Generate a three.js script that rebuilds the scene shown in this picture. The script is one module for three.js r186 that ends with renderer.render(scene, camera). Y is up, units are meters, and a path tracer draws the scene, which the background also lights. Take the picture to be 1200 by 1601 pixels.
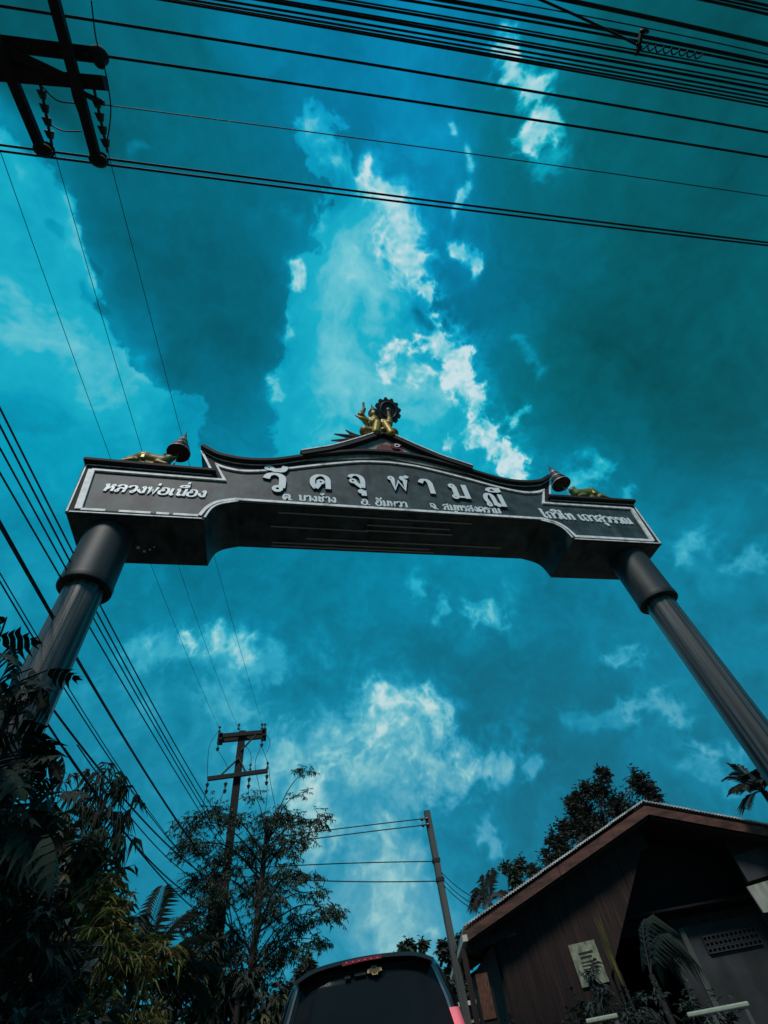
import * as THREE from 'three';
import { mergeGeometries } from 'three/addons/utils/BufferGeometryUtils.js';
import { MarchingCubes } from 'three/addons/objects/MarchingCubes.js';
import { RoundedBoxGeometry } from 'three/addons/geometries/RoundedBoxGeometry.js';

// ---------------------------------------------------------------- camera, sky, sun, exposure
const scene = new THREE.Scene();
const renderer = new THREE.WebGLRenderer({ antialias: true });
renderer.toneMapping = THREE.LinearToneMapping;
renderer.toneMappingExposure = 1;
renderer.shadowMap.enabled = true;
renderer.setSize(768, 1024);
document.body.appendChild(renderer.domElement);

const camera = new THREE.PerspectiveCamera(2 * Math.atan(800.5 / 722) * 180 / Math.PI, 768 / 1024, 0.05, 1500);
camera.position.set(0, 1.15, 0);                       // a low eye, looking 49 degrees up, the phone tilted to one side
{
  const m = new THREE.Matrix4().makeBasis(new THREE.Vector3(0.975124, -0.125905, 0.182430), new THREE.Vector3(-0.060514, 0.640543, 0.765534), new THREE.Vector3(-0.213239, -0.757530, 0.616990));
  camera.quaternion.setFromRotationMatrix(m);
}

function rng(seed) { let a = seed >>> 0; return () => { a = (a + 0x6d2b79f5) | 0; let t = Math.imul(a ^ (a >>> 15), 1 | a); t = (t + Math.imul(t ^ (t >>> 7), 61 | t)) ^ t; return ((t ^ (t >>> 14)) >>> 0) / 4294967296; }; }
const lerp = (a, b, t) => a + (b - a) * t, clamp = (x, a = 0, b = 1) => Math.min(b, Math.max(a, x)), smooth = (a, b, x) => { const t = clamp((x - a) / (b - a)); return t * t * (3 - 2 * t); };
const toLinear = (c) => { c /= 255; return c <= 0.04045 ? c / 12.92 : Math.pow((c + 0.055) / 1.055, 2.4); };

// value noise with gradients on a lattice
const GX = new Float32Array(4096), GY = new Float32Array(4096);
{ const r = rng(77); for (let i = 0; i < 4096; i++) { const a = r() * Math.PI * 2; GX[i] = Math.cos(a); GY[i] = Math.sin(a); } }
const hash = (x, y) => (Math.imul(x, 0x27d4eb2d) ^ Math.imul(y, 0x165667b1) ^ (Math.imul(x + y * 57, 0x9e3779b1) >>> 15)) & 4095;
function noise(x, y) {
  const ix = Math.floor(x), iy = Math.floor(y), fx = x - ix, fy = y - iy;
  const u = fx * fx * fx * (fx * (fx * 6 - 15) + 10), v = fy * fy * fy * (fy * (fy * 6 - 15) + 10);
  const a = hash(ix, iy), b = hash(ix + 1, iy), c = hash(ix, iy + 1), d = hash(ix + 1, iy + 1);
  const p = GX[a] * fx + GY[a] * fy, q = GX[b] * (fx - 1) + GY[b] * fy, r = GX[c] * fx + GY[c] * (fy - 1), s = GX[d] * (fx - 1) + GY[d] * (fy - 1);
  return 1.5 * (p + (q - p) * u + (r + (s - r) * u - p - (q - p) * u) * v);
}
function billow(x, y, n, gain = 0.55) { let s = 0, a = 1, t = 0; for (let i = 0; i < n; i++) { s += a * (0.42 - Math.abs(noise(x, y)) * 1.3); t += a; a *= gain; x = x * 2.07 + 5.2; y = y * 2.07 + 1.7; } return s / t; }
function fbm(x, y, n, gain = 0.5) { let s = 0, a = 1, t = 0; for (let i = 0; i < n; i++) { s += a * noise(x, y); t += a; a *= gain; x = x * 2.03 + 17.3; y = y * 2.03 - 9.1; } return s / t; }

// The sky: clouds at their compass bearing and height, as points of the sky's stereographic map (0,0 the zenith, radius 1 the horizon).
// TONES: x, z, how bright the cloud cover is there, how far that reaches. WISPS: sunlit cloud rims (path, breadth, strength). MASSES: cloud banks with a crisp outline.
const TONES=[ -0.180,0.006,0.14,0.043,-0.2, -0.087,0.010,0.29,0.052,-0.2, 0.007,0.036,0.44,0.049,0.9, 0.085,0.032,0.53,0.042,0.9, 0.098,0.078,0.52,0.037,0.9, 0.146,0.083,0.40,0.033,0.6, 0.185,0.051,0.45,0.036,-0.5, 0.246,0.084,0.24,0.046,-0.5, 0.308,0.105,0.15,0.047,-0.7, 0.338,0.039,0.22,0.055,-0.5, 0.288,0.006,0.27,0.060,-0.5, 0.210,-0.010,0.36,0.052,-0.5, 0.289,-0.133,0.20,0.083,-0.5, 0.405,-0.163,0.20,0.069,-0.5, 0.399,-0.046,0.28,0.058,-0.5, 0.492,-0.206,0.36,0.062,0.0, 0.394,-0.232,0.46,0.054,0.0, 0.312,-0.264,0.50,0.051,0.0, 0.196,-0.092,0.40,0.055,0.6, 0.146,-0.052,0.46,0.039,0.9, 0.088,-0.005,0.54,0.040,0.9, -0.116,-0.014,0.29,0.045,-0.2, -0.098,-0.074,0.31,0.052,0.1, -0.091,-0.150,0.29,0.059,0.1, -0.055,-0.251,0.35,0.055,0.1, -0.029,-0.053,0.36,0.042,0.1, -0.033,-0.114,0.30,0.035,0.1, -0.144,-0.296,0.55,0.046,0.0, -0.218,-0.178,0.58,0.053,0.0, -0.216,-0.096,0.55,0.037,0.0, -0.252,-0.319,0.46,0.047,0.0, -0.253,-0.258,0.50,0.033,0.0, -0.187,-0.257,0.60,0.048,0.0, -0.081,-0.322,0.52,0.042,0.0, 0.033,-0.104,0.64,0.042,0.0, 0.055,-0.185,0.70,0.047,0.0, 0.021,-0.272,0.68,0.051,0.0, 0.111,-0.231,0.70,0.051,0.0, 0.189,-0.217,0.60,0.043,0.0, 0.175,-0.295,0.62,0.038,0.0, 0.271,-0.200,0.44,0.042,-0.5, 0.242,-0.151,0.40,0.039,-0.5, 0.252,-0.295,0.55,0.038,0.0, 0.186,-0.149,0.48,0.033,0.6, -0.250,-0.412,0.48,0.050,0.0, -0.027,-0.465,0.42,0.063,0.1, -0.108,-0.463,0.38,0.045,0.1, -0.136,-0.513,0.50,0.044,0.0, -0.062,-0.542,0.54,0.047,0.0, -0.170,-0.604,0.50,0.058,0.0, -0.089,-0.624,0.52,0.054,0.0, 0.053,-0.560,0.42,0.066,0.1, 0.137,-0.471,0.45,0.067,0.1, 0.092,-0.525,0.46,0.050,0.0, 0.253,-0.451,0.52,0.050,0.0, 0.232,-0.532,0.36,0.059,0.1, 0.337,-0.541,0.34,0.065,0.1, 0.382,-0.441,0.43,0.055,0.1, 0.457,-0.431,0.43,0.060,0.1, 0.491,-0.333,0.50,0.049,0.0, 0.555,-0.386,0.42,0.048,0.1, 0.535,-0.515,0.47,0.051,0.0, 0.374,-0.613,0.36,0.057,0.1, 0.452,-0.586,0.38,0.055,0.1, 0.303,-0.665,0.42,0.050,0.1, 0.173,-0.632,0.70,0.042,0.0, 0.088,-0.670,0.66,0.050,0.0, 0.199,-0.812,0.70,0.048,0.0, 0.276,-0.749,0.42,0.049,0.1, 0.138,-0.736,0.60,0.049,0.0, 0.569,-0.572,0.40,0.051,0.1, -0.138,-0.697,0.50,0.052,0.0, -0.234,-0.569,0.47,0.047,0.0, 0.140,-0.864,0.60,0.047,0.0, 0.344,-0.718,0.40,0.049,0.1 ];
const WISPS=[
 [[0.054,-0.033,0.071,-0.038,0.090,-0.057,0.106,-0.086],0.0183,1.00],
 [[0.075,-0.057,0.090,-0.081],0.0139,0.70],
 [[0.112,-0.088,0.130,-0.107,0.145,-0.131],0.0110,0.95],
 [[0.109,-0.167,0.108,-0.193],0.0151,0.85],
 [[0.144,-0.148,0.167,-0.160,0.171,-0.186],0.0173,1.00],
 [[0.137,-0.180,0.126,-0.194],0.0096,0.60],
 [[0.171,-0.186,0.201,-0.211,0.224,-0.236,0.266,-0.272],0.0167,0.95],
 [[0.208,-0.250,0.234,-0.252],0.0177,0.70],
 [[0.180,-0.262,0.210,-0.239],0.0102,0.60],
 [[0.258,-0.201,0.254,-0.214],0.0092,0.60],
 [[0.138,-0.067,0.166,-0.071],0.0087,0.65],
 [[0.130,-0.042,0.147,-0.022],0.0047,0.60],
 [[0.121,0.023,0.121,0.016],0.0043,0.65],
 [[0.133,0.006,0.147,-0.010],0.0031,0.50],
 [[0.144,0.076,0.163,0.060,0.184,0.054,0.202,0.034,0.190,0.022],0.0120,0.72],
 [[0.216,0.017,0.208,0.009],0.0089,0.40],
 [[0.005,-0.003,0.018,-0.013,0.021,-0.028],0.0082,0.50],
 [[0.014,-0.041,0.019,-0.082],0.0072,0.35],
 [[-0.006,-0.109,-0.001,-0.123],0.0071,0.60],
 [[-0.007,-0.156,-0.007,-0.173],0.0069,0.45],
 [[-0.017,-0.213,-0.013,-0.228],0.0081,0.45],
 [[-0.177,-0.126,-0.173,-0.135],0.0046,-0.12],
 [[-0.190,-0.145,-0.177,-0.164],0.0063,-0.14],
 [[-0.201,-0.104,-0.195,-0.108],0.0047,-0.12],
 [[0.123,-0.128,0.139,-0.139],0.0077,-0.18],
 [[0.350,-0.242,0.336,-0.271],0.0160,0.50],
 [[0.392,-0.256,0.393,-0.268],0.0085,0.40],
 [[0.149,-0.587,0.191,-0.587,0.225,-0.604],0.0170,0.50],
 [[0.152,-0.600,0.196,-0.592,0.224,-0.608],0.0254,0.50],
 [[0.145,-0.615,0.102,-0.634,0.052,-0.659,0.011,-0.677],0.0378,0.50],
 [[0.189,-0.613,0.211,-0.651,0.249,-0.668],0.0403,0.50],
 [[0.124,-0.676,0.197,-0.685],0.0384,0.35],
 [[0.265,-0.653,0.323,-0.648],0.0199,0.50],
 [[0.164,-0.772,0.172,-0.814,0.194,-0.867],0.0416,0.50],
 [[0.055,-0.701,0.077,-0.753],0.0355,0.35],
 [[0.074,-0.709,0.113,-0.753],0.0326,0.25],
 [[0.284,-0.658,0.247,-0.645],0.0168,0.30],
 [[0.305,-0.724,0.318,-0.744],0.0123,0.35],
 [[-0.109,-0.508,-0.100,-0.517],0.0083,0.65],
 [[-0.173,-0.512,-0.153,-0.511],0.0115,0.35],
 [[-0.067,-0.515,-0.031,-0.532],0.0174,0.50],
 [[-0.078,-0.526,-0.006,-0.552],0.0242,0.30],
 [[-0.160,-0.525,-0.114,-0.523],0.0194,0.35],
 [[-0.079,-0.587,-0.047,-0.605],0.0197,0.35],
 [[0.258,-0.454,0.283,-0.457],0.0165,0.50],
 [[0.211,-0.455,0.205,-0.469],0.0117,0.40],
 [[0.436,-0.469,0.451,-0.455],0.0131,0.40],
 [[0.462,-0.519,0.495,-0.498,0.518,-0.502,0.552,-0.523],0.0149,0.40],
 [[0.404,-0.545,0.450,-0.536],0.0196,0.20],
 [[0.558,-0.520,0.591,-0.518],0.0142,0.25],
 [[0.470,-0.312,0.481,-0.296],0.0123,0.40],
 [[0.523,-0.295,0.539,-0.290],0.0130,0.35],
 [[0.371,-0.623,0.364,-0.637],0.0115,0.35],
 [[0.173,-0.429,0.184,-0.443],0.0100,0.35],
 [[-0.183,-0.078,-0.179,-0.109,-0.180,-0.144],0.0048,0.30],
 [[-0.153,-0.207,-0.129,-0.236],0.0086,0.20],
 [[-0.215,-0.065,-0.205,-0.082],0.0089,0.20],
 [[0.231,-0.140,0.267,-0.165],0.0066,0.25],
 [[-0.138,-0.044,-0.126,-0.039],0.0036,0.18],
 [[0.145,-0.120,0.170,-0.140],0.0064,0.50],
 [[0.544,-0.552,0.594,-0.558],0.0143,0.20],
 [[0.055,-0.701,0.095,-0.753],0.0211,0.25],
];
const MASSES=[
 [[-0.292,-0.058,-0.215,-0.056,-0.197,-0.065,-0.182,-0.075,-0.178,-0.098,-0.173,-0.123,-0.179,-0.144,-0.178,-0.170,-0.162,-0.203,-0.132,-0.238,-0.081,-0.253,-0.089,-0.287,-0.081,-0.336,-0.129,-0.439,-0.233,-0.499,-0.418,-0.448],0.20,0.0040],
 [[0.010,0.008,0.028,-0.014,0.037,-0.037,0.056,-0.031,0.096,-0.046,0.115,-0.090,0.146,-0.125,0.173,-0.152,0.182,-0.183,0.231,-0.238,0.277,-0.273,0.147,-0.315,-0.019,-0.319,-0.010,-0.247,-0.018,-0.215,-0.007,-0.168,-0.008,-0.116,0.011,-0.091,0.011,-0.037,-0.005,-0.009],0.15,0.0046],
 [[0.129,0.074,0.147,0.032,0.173,0.011,0.182,-0.030,0.215,-0.071,0.258,-0.121,0.256,-0.175,0.321,-0.224,0.386,-0.212,0.455,-0.219,0.583,-0.140,0.362,0.161,0.113,0.120],-0.05,0.0134],
 [[-0.178,-0.133,-0.172,-0.123,-0.169,-0.143,-0.158,-0.173,-0.129,-0.230,-0.100,-0.254,-0.020,-0.290,-0.008,-0.247,-0.018,-0.214,-0.006,-0.162,-0.015,-0.117,-0.094,-0.092,-0.157,-0.088,-0.174,-0.077,-0.179,-0.082],-0.04,0.0077],
];
function skyTexture() {
  const N = 320, grid = new Float32Array(N * N), hues = new Float32Array(N * N);       // broad tones of the cover on a coarse map
  for (let j = 0; j < N; j++) for (let i = 0; i < N; i++) {
    const x = (i + 0.5) / N * 2.4 - 1.2, y = (j + 0.5) / N * 2.4 - 1.2;
    let hw = 0, w = 0.05, s = 0.05 * (0.42 + 0.22 * fbm(x * 2.6 + 3, y * 2.6, 3));
    for (let k = 0; k < TONES.length; k += 5) { const dx = x - TONES[k], dy = y - TONES[k + 1], q = TONES[k + 3] * 0.8, g = Math.exp(-(dx * dx + dy * dy) / (2 * q * q)); w += g; s += g * TONES[k + 2]; hw += g * TONES[k + 4]; }
    grid[j * N + i] = s / w; hues[j * N + i] = hw / w;
  }
  const broad = (x, y, grid) => {
    const gx = clamp((x + 1.2) / 2.4 * N - 0.5, 0, N - 1.01), gy = clamp((y + 1.2) / 2.4 * N - 0.5, 0, N - 1.01), i = Math.floor(gx), j = Math.floor(gy), u = gx - i, v = gy - j, o = j * N + i;
    return lerp(lerp(grid[o], grid[o + 1], u), lerp(grid[o + N], grid[o + N + 1], u), v);
  };
  const ramp = [[0, 0, 50, 62], [0.12, 1, 72, 84], [0.25, 1, 93, 110], [0.4, 1, 114, 140], [0.5, 2, 132, 163], [0.62, 3, 155, 186], [0.75, 24, 174, 199], [0.87, 108, 198, 212], [1.0, 194, 221, 228], [1.2, 214, 230, 236]].map((r) => [r[0], toLinear(r[1]) + 0.002, toLinear(r[2]), toLinear(r[3])]);
  const box = (pts, pad) => { let a = 9, b = -9, c = 9, d = -9; for (let i = 0; i < pts.length; i += 2) { a = Math.min(a, pts[i]); b = Math.max(b, pts[i]); c = Math.min(c, pts[i + 1]); d = Math.max(d, pts[i + 1]); } return [a - pad, b + pad, c - pad, d + pad]; };
  const fades = [[-0.192, -0.135, 0.168], [0.061, -0.128, 0.219]];
  const wisps = WISPS.map(([p, r, s]) => [p, r, s, box(p, r * 2.4)]), masses = MASSES.map(([p, d, e], i) => [p, d, e, box(p, e * 6), fades[i]]);
  const segment = (p, x, y, i) => { const ax = p[i], ay = p[i + 1], bx = p[i + 2] - ax, by = p[i + 3] - ay, t = clamp(((x - ax) * bx + (y - ay) * by) / (bx * bx + by * by + 1e-12)), dx = x - ax - bx * t, dy = y - ay - by * t; return dx * dx + dy * dy; };
  const W = 4096, H = 2048, data = new Float32Array(W * H * 4);
  for (let row = 0; row < H; row++) {
    const up = ((row + 0.5) / H - 0.5) * Math.PI;
    if (up < -0.004) { for (let c = 0; c < W; c++) { const o = (row * W + c) * 4; data[o] = 0.02; data[o + 1] = 0.045; data[o + 2] = 0.055; data[o + 3] = 1; } continue; }
    const sy = Math.max(0, Math.sin(up)), cy = Math.cos(up), k = cy / (1 + sy), haze = 1 - smooth(0.12, 0.85, up), skip = 1;
    for (let col = 0; col < W; col += skip) {
      const a = ((col + 0.5) / W - 0.5) * 2 * Math.PI, x = Math.cos(a) * k, y = Math.sin(a) * k;
      const wx = fbm(x * 9, y * 9, 5, 0.55), wy = fbm(x * 9 + 41, y * 9 - 23, 5, 0.55);
      const px = x + wx * 0.022, py = y + wy * 0.022;
      const soft = fbm(px * 13 + wx * 0.6 + 7, py * 13 + wy * 0.6, 5, 0.52), fine = fbm(px * 60, py * 60, 3, 0.6), puffy = billow(x * 30 + wx * 0.4, y * 30 + wy * 0.4, 5, 0.62), big = billow(x * 13 + wx * 0.6 + 9, y * 13 + wy * 0.6, 6, 0.58), hue = broad(x + wx * 0.04, y + wy * 0.04, hues);
      let L = broad(x + wx * 0.05, y + wy * 0.05, grid) + 0.11 * soft + 0.022 * fine + 0.07 * puffy;
      for (const [p, d0, e, b, fd] of masses) {
        if (px < b[0] || px > b[1] || py < b[2] || py > b[3]) continue;
        let best = 9, inside = false; const d = fd ? d0 * Math.exp(-((px - fd[0]) ** 2 + (py - fd[1]) ** 2) / (2 * fd[2] * fd[2])) : d0;
        for (let i = 0, j = p.length - 2; i < p.length; j = i, i += 2) {
          if ((p[i + 1] > py) !== (p[j + 1] > py) && px < (p[j] - p[i]) * (py - p[i + 1]) / (p[j + 1] - p[i + 1]) + p[i]) inside = !inside;
          const ax = p[j], ay = p[j + 1], bx = p[i] - ax, by = p[i + 1] - ay, t = clamp(((px - ax) * bx + (py - ay) * by) / (bx * bx + by * by + 1e-12)), dx = px - ax - bx * t, dy = py - ay - by * t;
          best = Math.min(best, dx * dx + dy * dy);
        }
        const s = Math.sqrt(best) * (inside ? 1 : -1) + fine * e * 1.4 + puffy * e * 4.5 + big * e * 3 + soft * e * 1.5;
        L += d * smooth(-e * 0.5, e * 0.8, s) * (1 + 0.5 * soft) + (d > 0.1 ? 0.045 * smooth(-e * 0.4, e * 0.3, s) * (1 - smooth(e * 0.5, e * 4, s)) : 0);
      }
      for (const [p, r, st, b] of wisps) {
        if (px < b[0] || px > b[1] || py < b[2] || py > b[3]) continue;
        let best = 9;
        for (let i = 0; i + 3 < p.length; i += 2) best = Math.min(best, segment(p, px, py, i));
        const q = 1 - Math.sqrt(best) / r + soft * 0.7 + fine * 0.3 + (r > 0.018 ? big * 1.7 + puffy * 0.5 : puffy * 1.8);
        if (st < 0) { L += st * smooth(-0.2, 0.9, q); continue; }
        const al = Math.min(1, (r > 0.018 || st < 0.52 ? smooth(-0.2, 1.15, q) : smooth(-0.02, 0.9, q)) * st * 1.12 + smooth(-1.2, 0.3, q) * st * 0.14);
        L += (clamp(0.92 + 0.2 * fine + 0.22 * (r > 0.018 ? big : puffy) + 0.1 * soft, 0.74, 1.06) - L) * al;
      }
      // the same kind of small bright puffs all over the cover
      const puff = smooth(0.24, 0.7, fbm(px * 7.5 - 60, py * 7.5 + 31, 4, 0.55) + fine * 0.1 + puffy * 0.3) * smooth(0.3, 0.5, L); L += (0.9 - L) * puff * 0.3;
      L = clamp(L, 0.02, 1.19);
      let i = 0; while (ramp[i + 1][0] < L) i++;
      const t = (L - ramp[i][0]) / (ramp[i + 1][0] - ramp[i][0]), o = (row * W + col) * 4, h = haze * 0.62, glow = smooth(0.46, 0.8, L);
      let r = lerp(ramp[i][1], ramp[i + 1][1], t), g = lerp(ramp[i][2], ramp[i + 1][2], t), bl = lerp(ramp[i][3], ramp[i + 1][3], t);
      const tone = hue * (1 - smooth(0.7, 0.95, L)); g *= 1 - 0.07 * tone; bl *= 1 + 0.13 * tone; const grey = h * glow * 0.8; r = lerp(r, g * 0.52, grey) + h * 0.012; g = lerp(g, g * 0.84, grey); bl = lerp(bl, bl * 0.76, grey);
      data[o] = r; data[o + 1] = g; data[o + 2] = bl; data[o + 3] = 1;
    }
  }
  const t = new THREE.DataTexture(data, W, H, THREE.RGBAFormat, THREE.FloatType);
  t.mapping = THREE.EquirectangularReflectionMapping; t.magFilter = THREE.LinearFilter; t.needsUpdate = true;
  return t;
}
scene.background = skyTexture();
scene.environment = scene.background;

const sun = new THREE.DirectionalLight(new THREE.Color(1, 0.95, 0.9), 2.2);
sun.position.set(-20, 60, 34); sun.target.position.set(2, 2, -8);
sun.castShadow = true; sun.shadow.radius = 22; sun.shadow.mapSize.set(2048, 2048);
Object.assign(sun.shadow.camera, { left: -40, right: 40, top: 40, bottom: -40, near: 1, far: 140 });
scene.add(sun, sun.target);

// ---------------------------------------------------------------- helpers
const taken = new Map();
function numbered(name) { const n = taken.get(name) ?? 0; taken.set(name, n + 1); return n ? name + '_' + String(n).padStart(3, '0') : name; }
function tag(o, label, category, group) { Object.assign(o.userData, { label, category }); if (group) o.userData.group = group; return o; }
function thing(name, label, category, [x, y, z] = [0, 0, 0], turn = 0, group) {
  const o = new THREE.Group(); o.name = numbered(name); o.position.set(x, y, z); o.rotation.y = turn; scene.add(o);
  return tag(o, label, category, group);
}
function part(name, geometry, material, parent = scene) {
  const m = new THREE.Mesh(Array.isArray(geometry) ? merge(geometry) : geometry, material);
  m.name = parent === scene ? numbered(name) : name; m.castShadow = m.receiveShadow = true; parent.add(m); return m;
}
function merge(list) {
  const flat = list.map((g) => { g = g.index ? g.toNonIndexed() : g; for (const k of Object.keys(g.attributes)) if (!['position', 'normal', 'uv'].includes(k)) g.deleteAttribute(k); if (!g.attributes.uv) g.setAttribute('uv', new THREE.BufferAttribute(new Float32Array(g.attributes.position.count * 2), 2)); return g; });
  return mergeGeometries(flat);
}
const V = (x, y, z) => new THREE.Vector3(x, y, z);
function box(w, h, d, x = 0, y = 0, z = 0, r = 0) { const g = r ? new RoundedBoxGeometry(w, h, d, 2, r) : new THREE.BoxGeometry(w, h, d); return g.translate(x, y, z); }
function cyl(r0, r1, h, x = 0, y = 0, z = 0, n = 20) { return new THREE.CylinderGeometry(r1, r0, h, n).translate(x, y + h / 2, z); }
function rod(a, b, r0, r1 = r0, n = 8) {
  const d = b.clone().sub(a), g = new THREE.CylinderGeometry(r1, r0, d.length(), n).translate(0, d.length() / 2, 0);
  return g.applyQuaternion(new THREE.Quaternion().setFromUnitVectors(V(0, 1, 0), d.normalize())).translate(a.x, a.y, a.z);
}
function beam(a, b, w, h) {                                // a square-section bar from a to b
  const d = b.clone().sub(a), L = d.length(), g = new THREE.BoxGeometry(w, h, L);
  return g.applyMatrix4(new THREE.Matrix4().lookAt(b, a, Math.abs(d.y) > 0.95 * L ? V(0, 0, 1) : V(0, 1, 0))).translate((a.x + b.x) / 2, (a.y + b.y) / 2, (a.z + b.z) / 2);
}
function tube(points, r0, r1 = r0, n = 6, seg = 0) {       // a tapering tube through points
  const c = new THREE.CatmullRomCurve3(points), s = seg || points.length * 4, g = new THREE.TubeGeometry(c, s, 1, n, false), p = g.attributes.position, q = g.attributes.normal;
  for (let i = 0; i <= s; i++) { const r = lerp(r0, r1, i / s); for (let j = 0; j <= n; j++) { const k = i * (n + 1) + j; p.setXYZ(k, p.getX(k) + q.getX(k) * (r - 1), p.getY(k) + q.getY(k) * (r - 1), p.getZ(k) + q.getZ(k) * (r - 1)); } }
  return g;
}
// a flat-faced ribbon along a path in the xy plane, standing from z0 to z1; width may be a function of the direction
function ribbon(pts, width, z0, z1, closed = false, rise = 0) {
  const n = pts.length, L = [], R = [], pos = [];
  for (let i = 0; i < n; i++) {
    const a = pts[closed ? (i + n - 1) % n : Math.max(0, i - 1)], b = pts[i], c = pts[closed ? (i + 1) % n : Math.min(n - 1, i + 1)];
    let d1 = [b[0] - a[0], b[1] - a[1]], d2 = [c[0] - b[0], c[1] - b[1]];
    const l1 = Math.hypot(...d1) || 1, l2 = Math.hypot(...d2) || 1; d1 = [d1[0] / l1, d1[1] / l1]; d2 = [d2[0] / l2, d2[1] / l2];
    if (!closed && i === 0) d1 = d2; if (!closed && i === n - 1) d2 = d1;
    let nx = -(d1[1] + d2[1]), ny = d1[0] + d2[0]; const l = Math.hypot(nx, ny) || 1; nx /= l; ny /= l;
    const m = Math.min(1.8, 1 / Math.max(0.3, nx * -d1[1] + ny * d1[0])), w = (typeof width === 'function' ? width(d1, d2, i / (n - 1)) : width) / 2 * m;
    L.push([b[0] + nx * w, b[1] + ny * w]); R.push([b[0] - nx * w, b[1] - ny * w]);
  }
  const tri = (...v) => pos.push(...v[0], ...v[1], ...v[2]), at = (p, z) => [p[0], p[1], z];
  const quad = (a, b, c, d) => { tri(a, b, c); tri(a, c, d); };
  for (let i = 0; i < (closed ? n : n - 1); i++) {
    const j = (i + 1) % n, za = z1 + rise * i / n, zb = z1 + rise * (closed && j === 0 ? 0 : j) / n;
    quad(at(L[i], za), at(R[i], za), at(R[j], zb), at(L[j], zb));
    quad(at(L[i], z0), at(L[i], za), at(L[j], zb), at(L[j], z0));
    quad(at(R[i], za), at(R[i], z0), at(R[j], z0), at(R[j], zb));
  }
  if (!closed) { quad(at(L[0], z0), at(R[0], z0), at(R[0], z1), at(L[0], z1)); const e = n - 1, z = z1 + rise * e / n; quad(at(R[e], z0), at(L[e], z0), at(L[e], z), at(R[e], z)); }
  const g = new THREE.BufferGeometry(); g.setAttribute('position', new THREE.Float32BufferAttribute(pos, 3)); g.computeVertexNormals();
  const uv = []; for (let i = 0; i < pos.length; i += 3) uv.push(pos[i], pos[i + 1]); g.setAttribute('uv', new THREE.Float32BufferAttribute(uv, 2));
  return g;
}
function spline(pts, per = 6, closed = false) {            // Catmull-Rom through 2-D points
  const c = new THREE.SplineCurve(pts.map((p) => new THREE.Vector2(p[0], p[1])));
  if (closed) { const c3 = new THREE.CatmullRomCurve3(pts.map((p) => V(p[0], p[1], 0)), true, 'catmullrom', 0.5); return c3.getPoints(pts.length * per).slice(0, -1).map((p) => [p.x, p.y]); }
  return c.getPoints((pts.length - 1) * per).map((p) => [p.x, p.y]);
}
function plate(pts, z0, z1, hole) {                        // an outline in xy with thickness from z0 to z1
  const s = new THREE.Shape(pts.map((p) => new THREE.Vector2(p[0], p[1]))); if (hole) s.holes.push(new THREE.Path(hole.map((p) => new THREE.Vector2(p[0], p[1]))));
  return new THREE.ExtrudeGeometry(s, { depth: z1 - z0, bevelEnabled: false, curveSegments: 4 }).translate(0, 0, z0);
}
// one smooth body out of tapered capsules [ax,ay,az,ra, bx,by,bz,rb]
function capsuleBody(caps, res = 48, blend = 0.03) {
  let lo = V(9e9, 9e9, 9e9), hi = V(-9e9, -9e9, -9e9);
  for (const c of caps) for (const o of [0, 4]) { const p = V(c[o], c[o + 1], c[o + 2]), r = c[o + 3] * 1.3; lo.min(p.clone().subScalar(r)); hi.max(p.clone().addScalar(r)); }
  const centre = lo.clone().add(hi).multiplyScalar(0.5), half = Math.max(hi.x - lo.x, hi.y - lo.y, hi.z - lo.z) / 2 * 1.1;
  const mc = new MarchingCubes(res, new THREE.MeshStandardMaterial(), false, false, 120000); mc.isolation = 0;
  for (let k = 0; k < res; k++) for (let j = 0; j < res; j++) for (let i = 0; i < res; i++) {
    const x = centre.x + (i - res / 2) / (res / 2) * half, y = centre.y + (j - res / 2) / (res / 2) * half, z = centre.z + (k - res / 2) / (res / 2) * half;
    let f = 1e3;
    for (const c of caps) {
      const bx = c[4] - c[0], by = c[5] - c[1], bz = c[6] - c[2], t = clamp(((x - c[0]) * bx + (y - c[1]) * by + (z - c[2]) * bz) / (bx * bx + by * by + bz * bz + 1e-9));
      const d = Math.hypot(x - c[0] - bx * t, y - c[1] - by * t, z - c[2] - bz * t) - lerp(c[3], c[7], t), h = clamp(0.5 + 0.5 * (f - d) / blend);
      f = lerp(f, d, h) - blend * h * (1 - h);
    }
    mc.field[k * res * res + j * res + i] = -f;
  }
  mc.update();
  const n = mc.count, g = new THREE.BufferGeometry();
  g.setAttribute('position', new THREE.BufferAttribute(mc.positionArray.slice(0, n * 3), 3)); g.setAttribute('normal', new THREE.BufferAttribute(mc.normalArray.slice(0, n * 3), 3));
  return g.scale(half, half, half).translate(centre.x, centre.y, centre.z);
}

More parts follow.
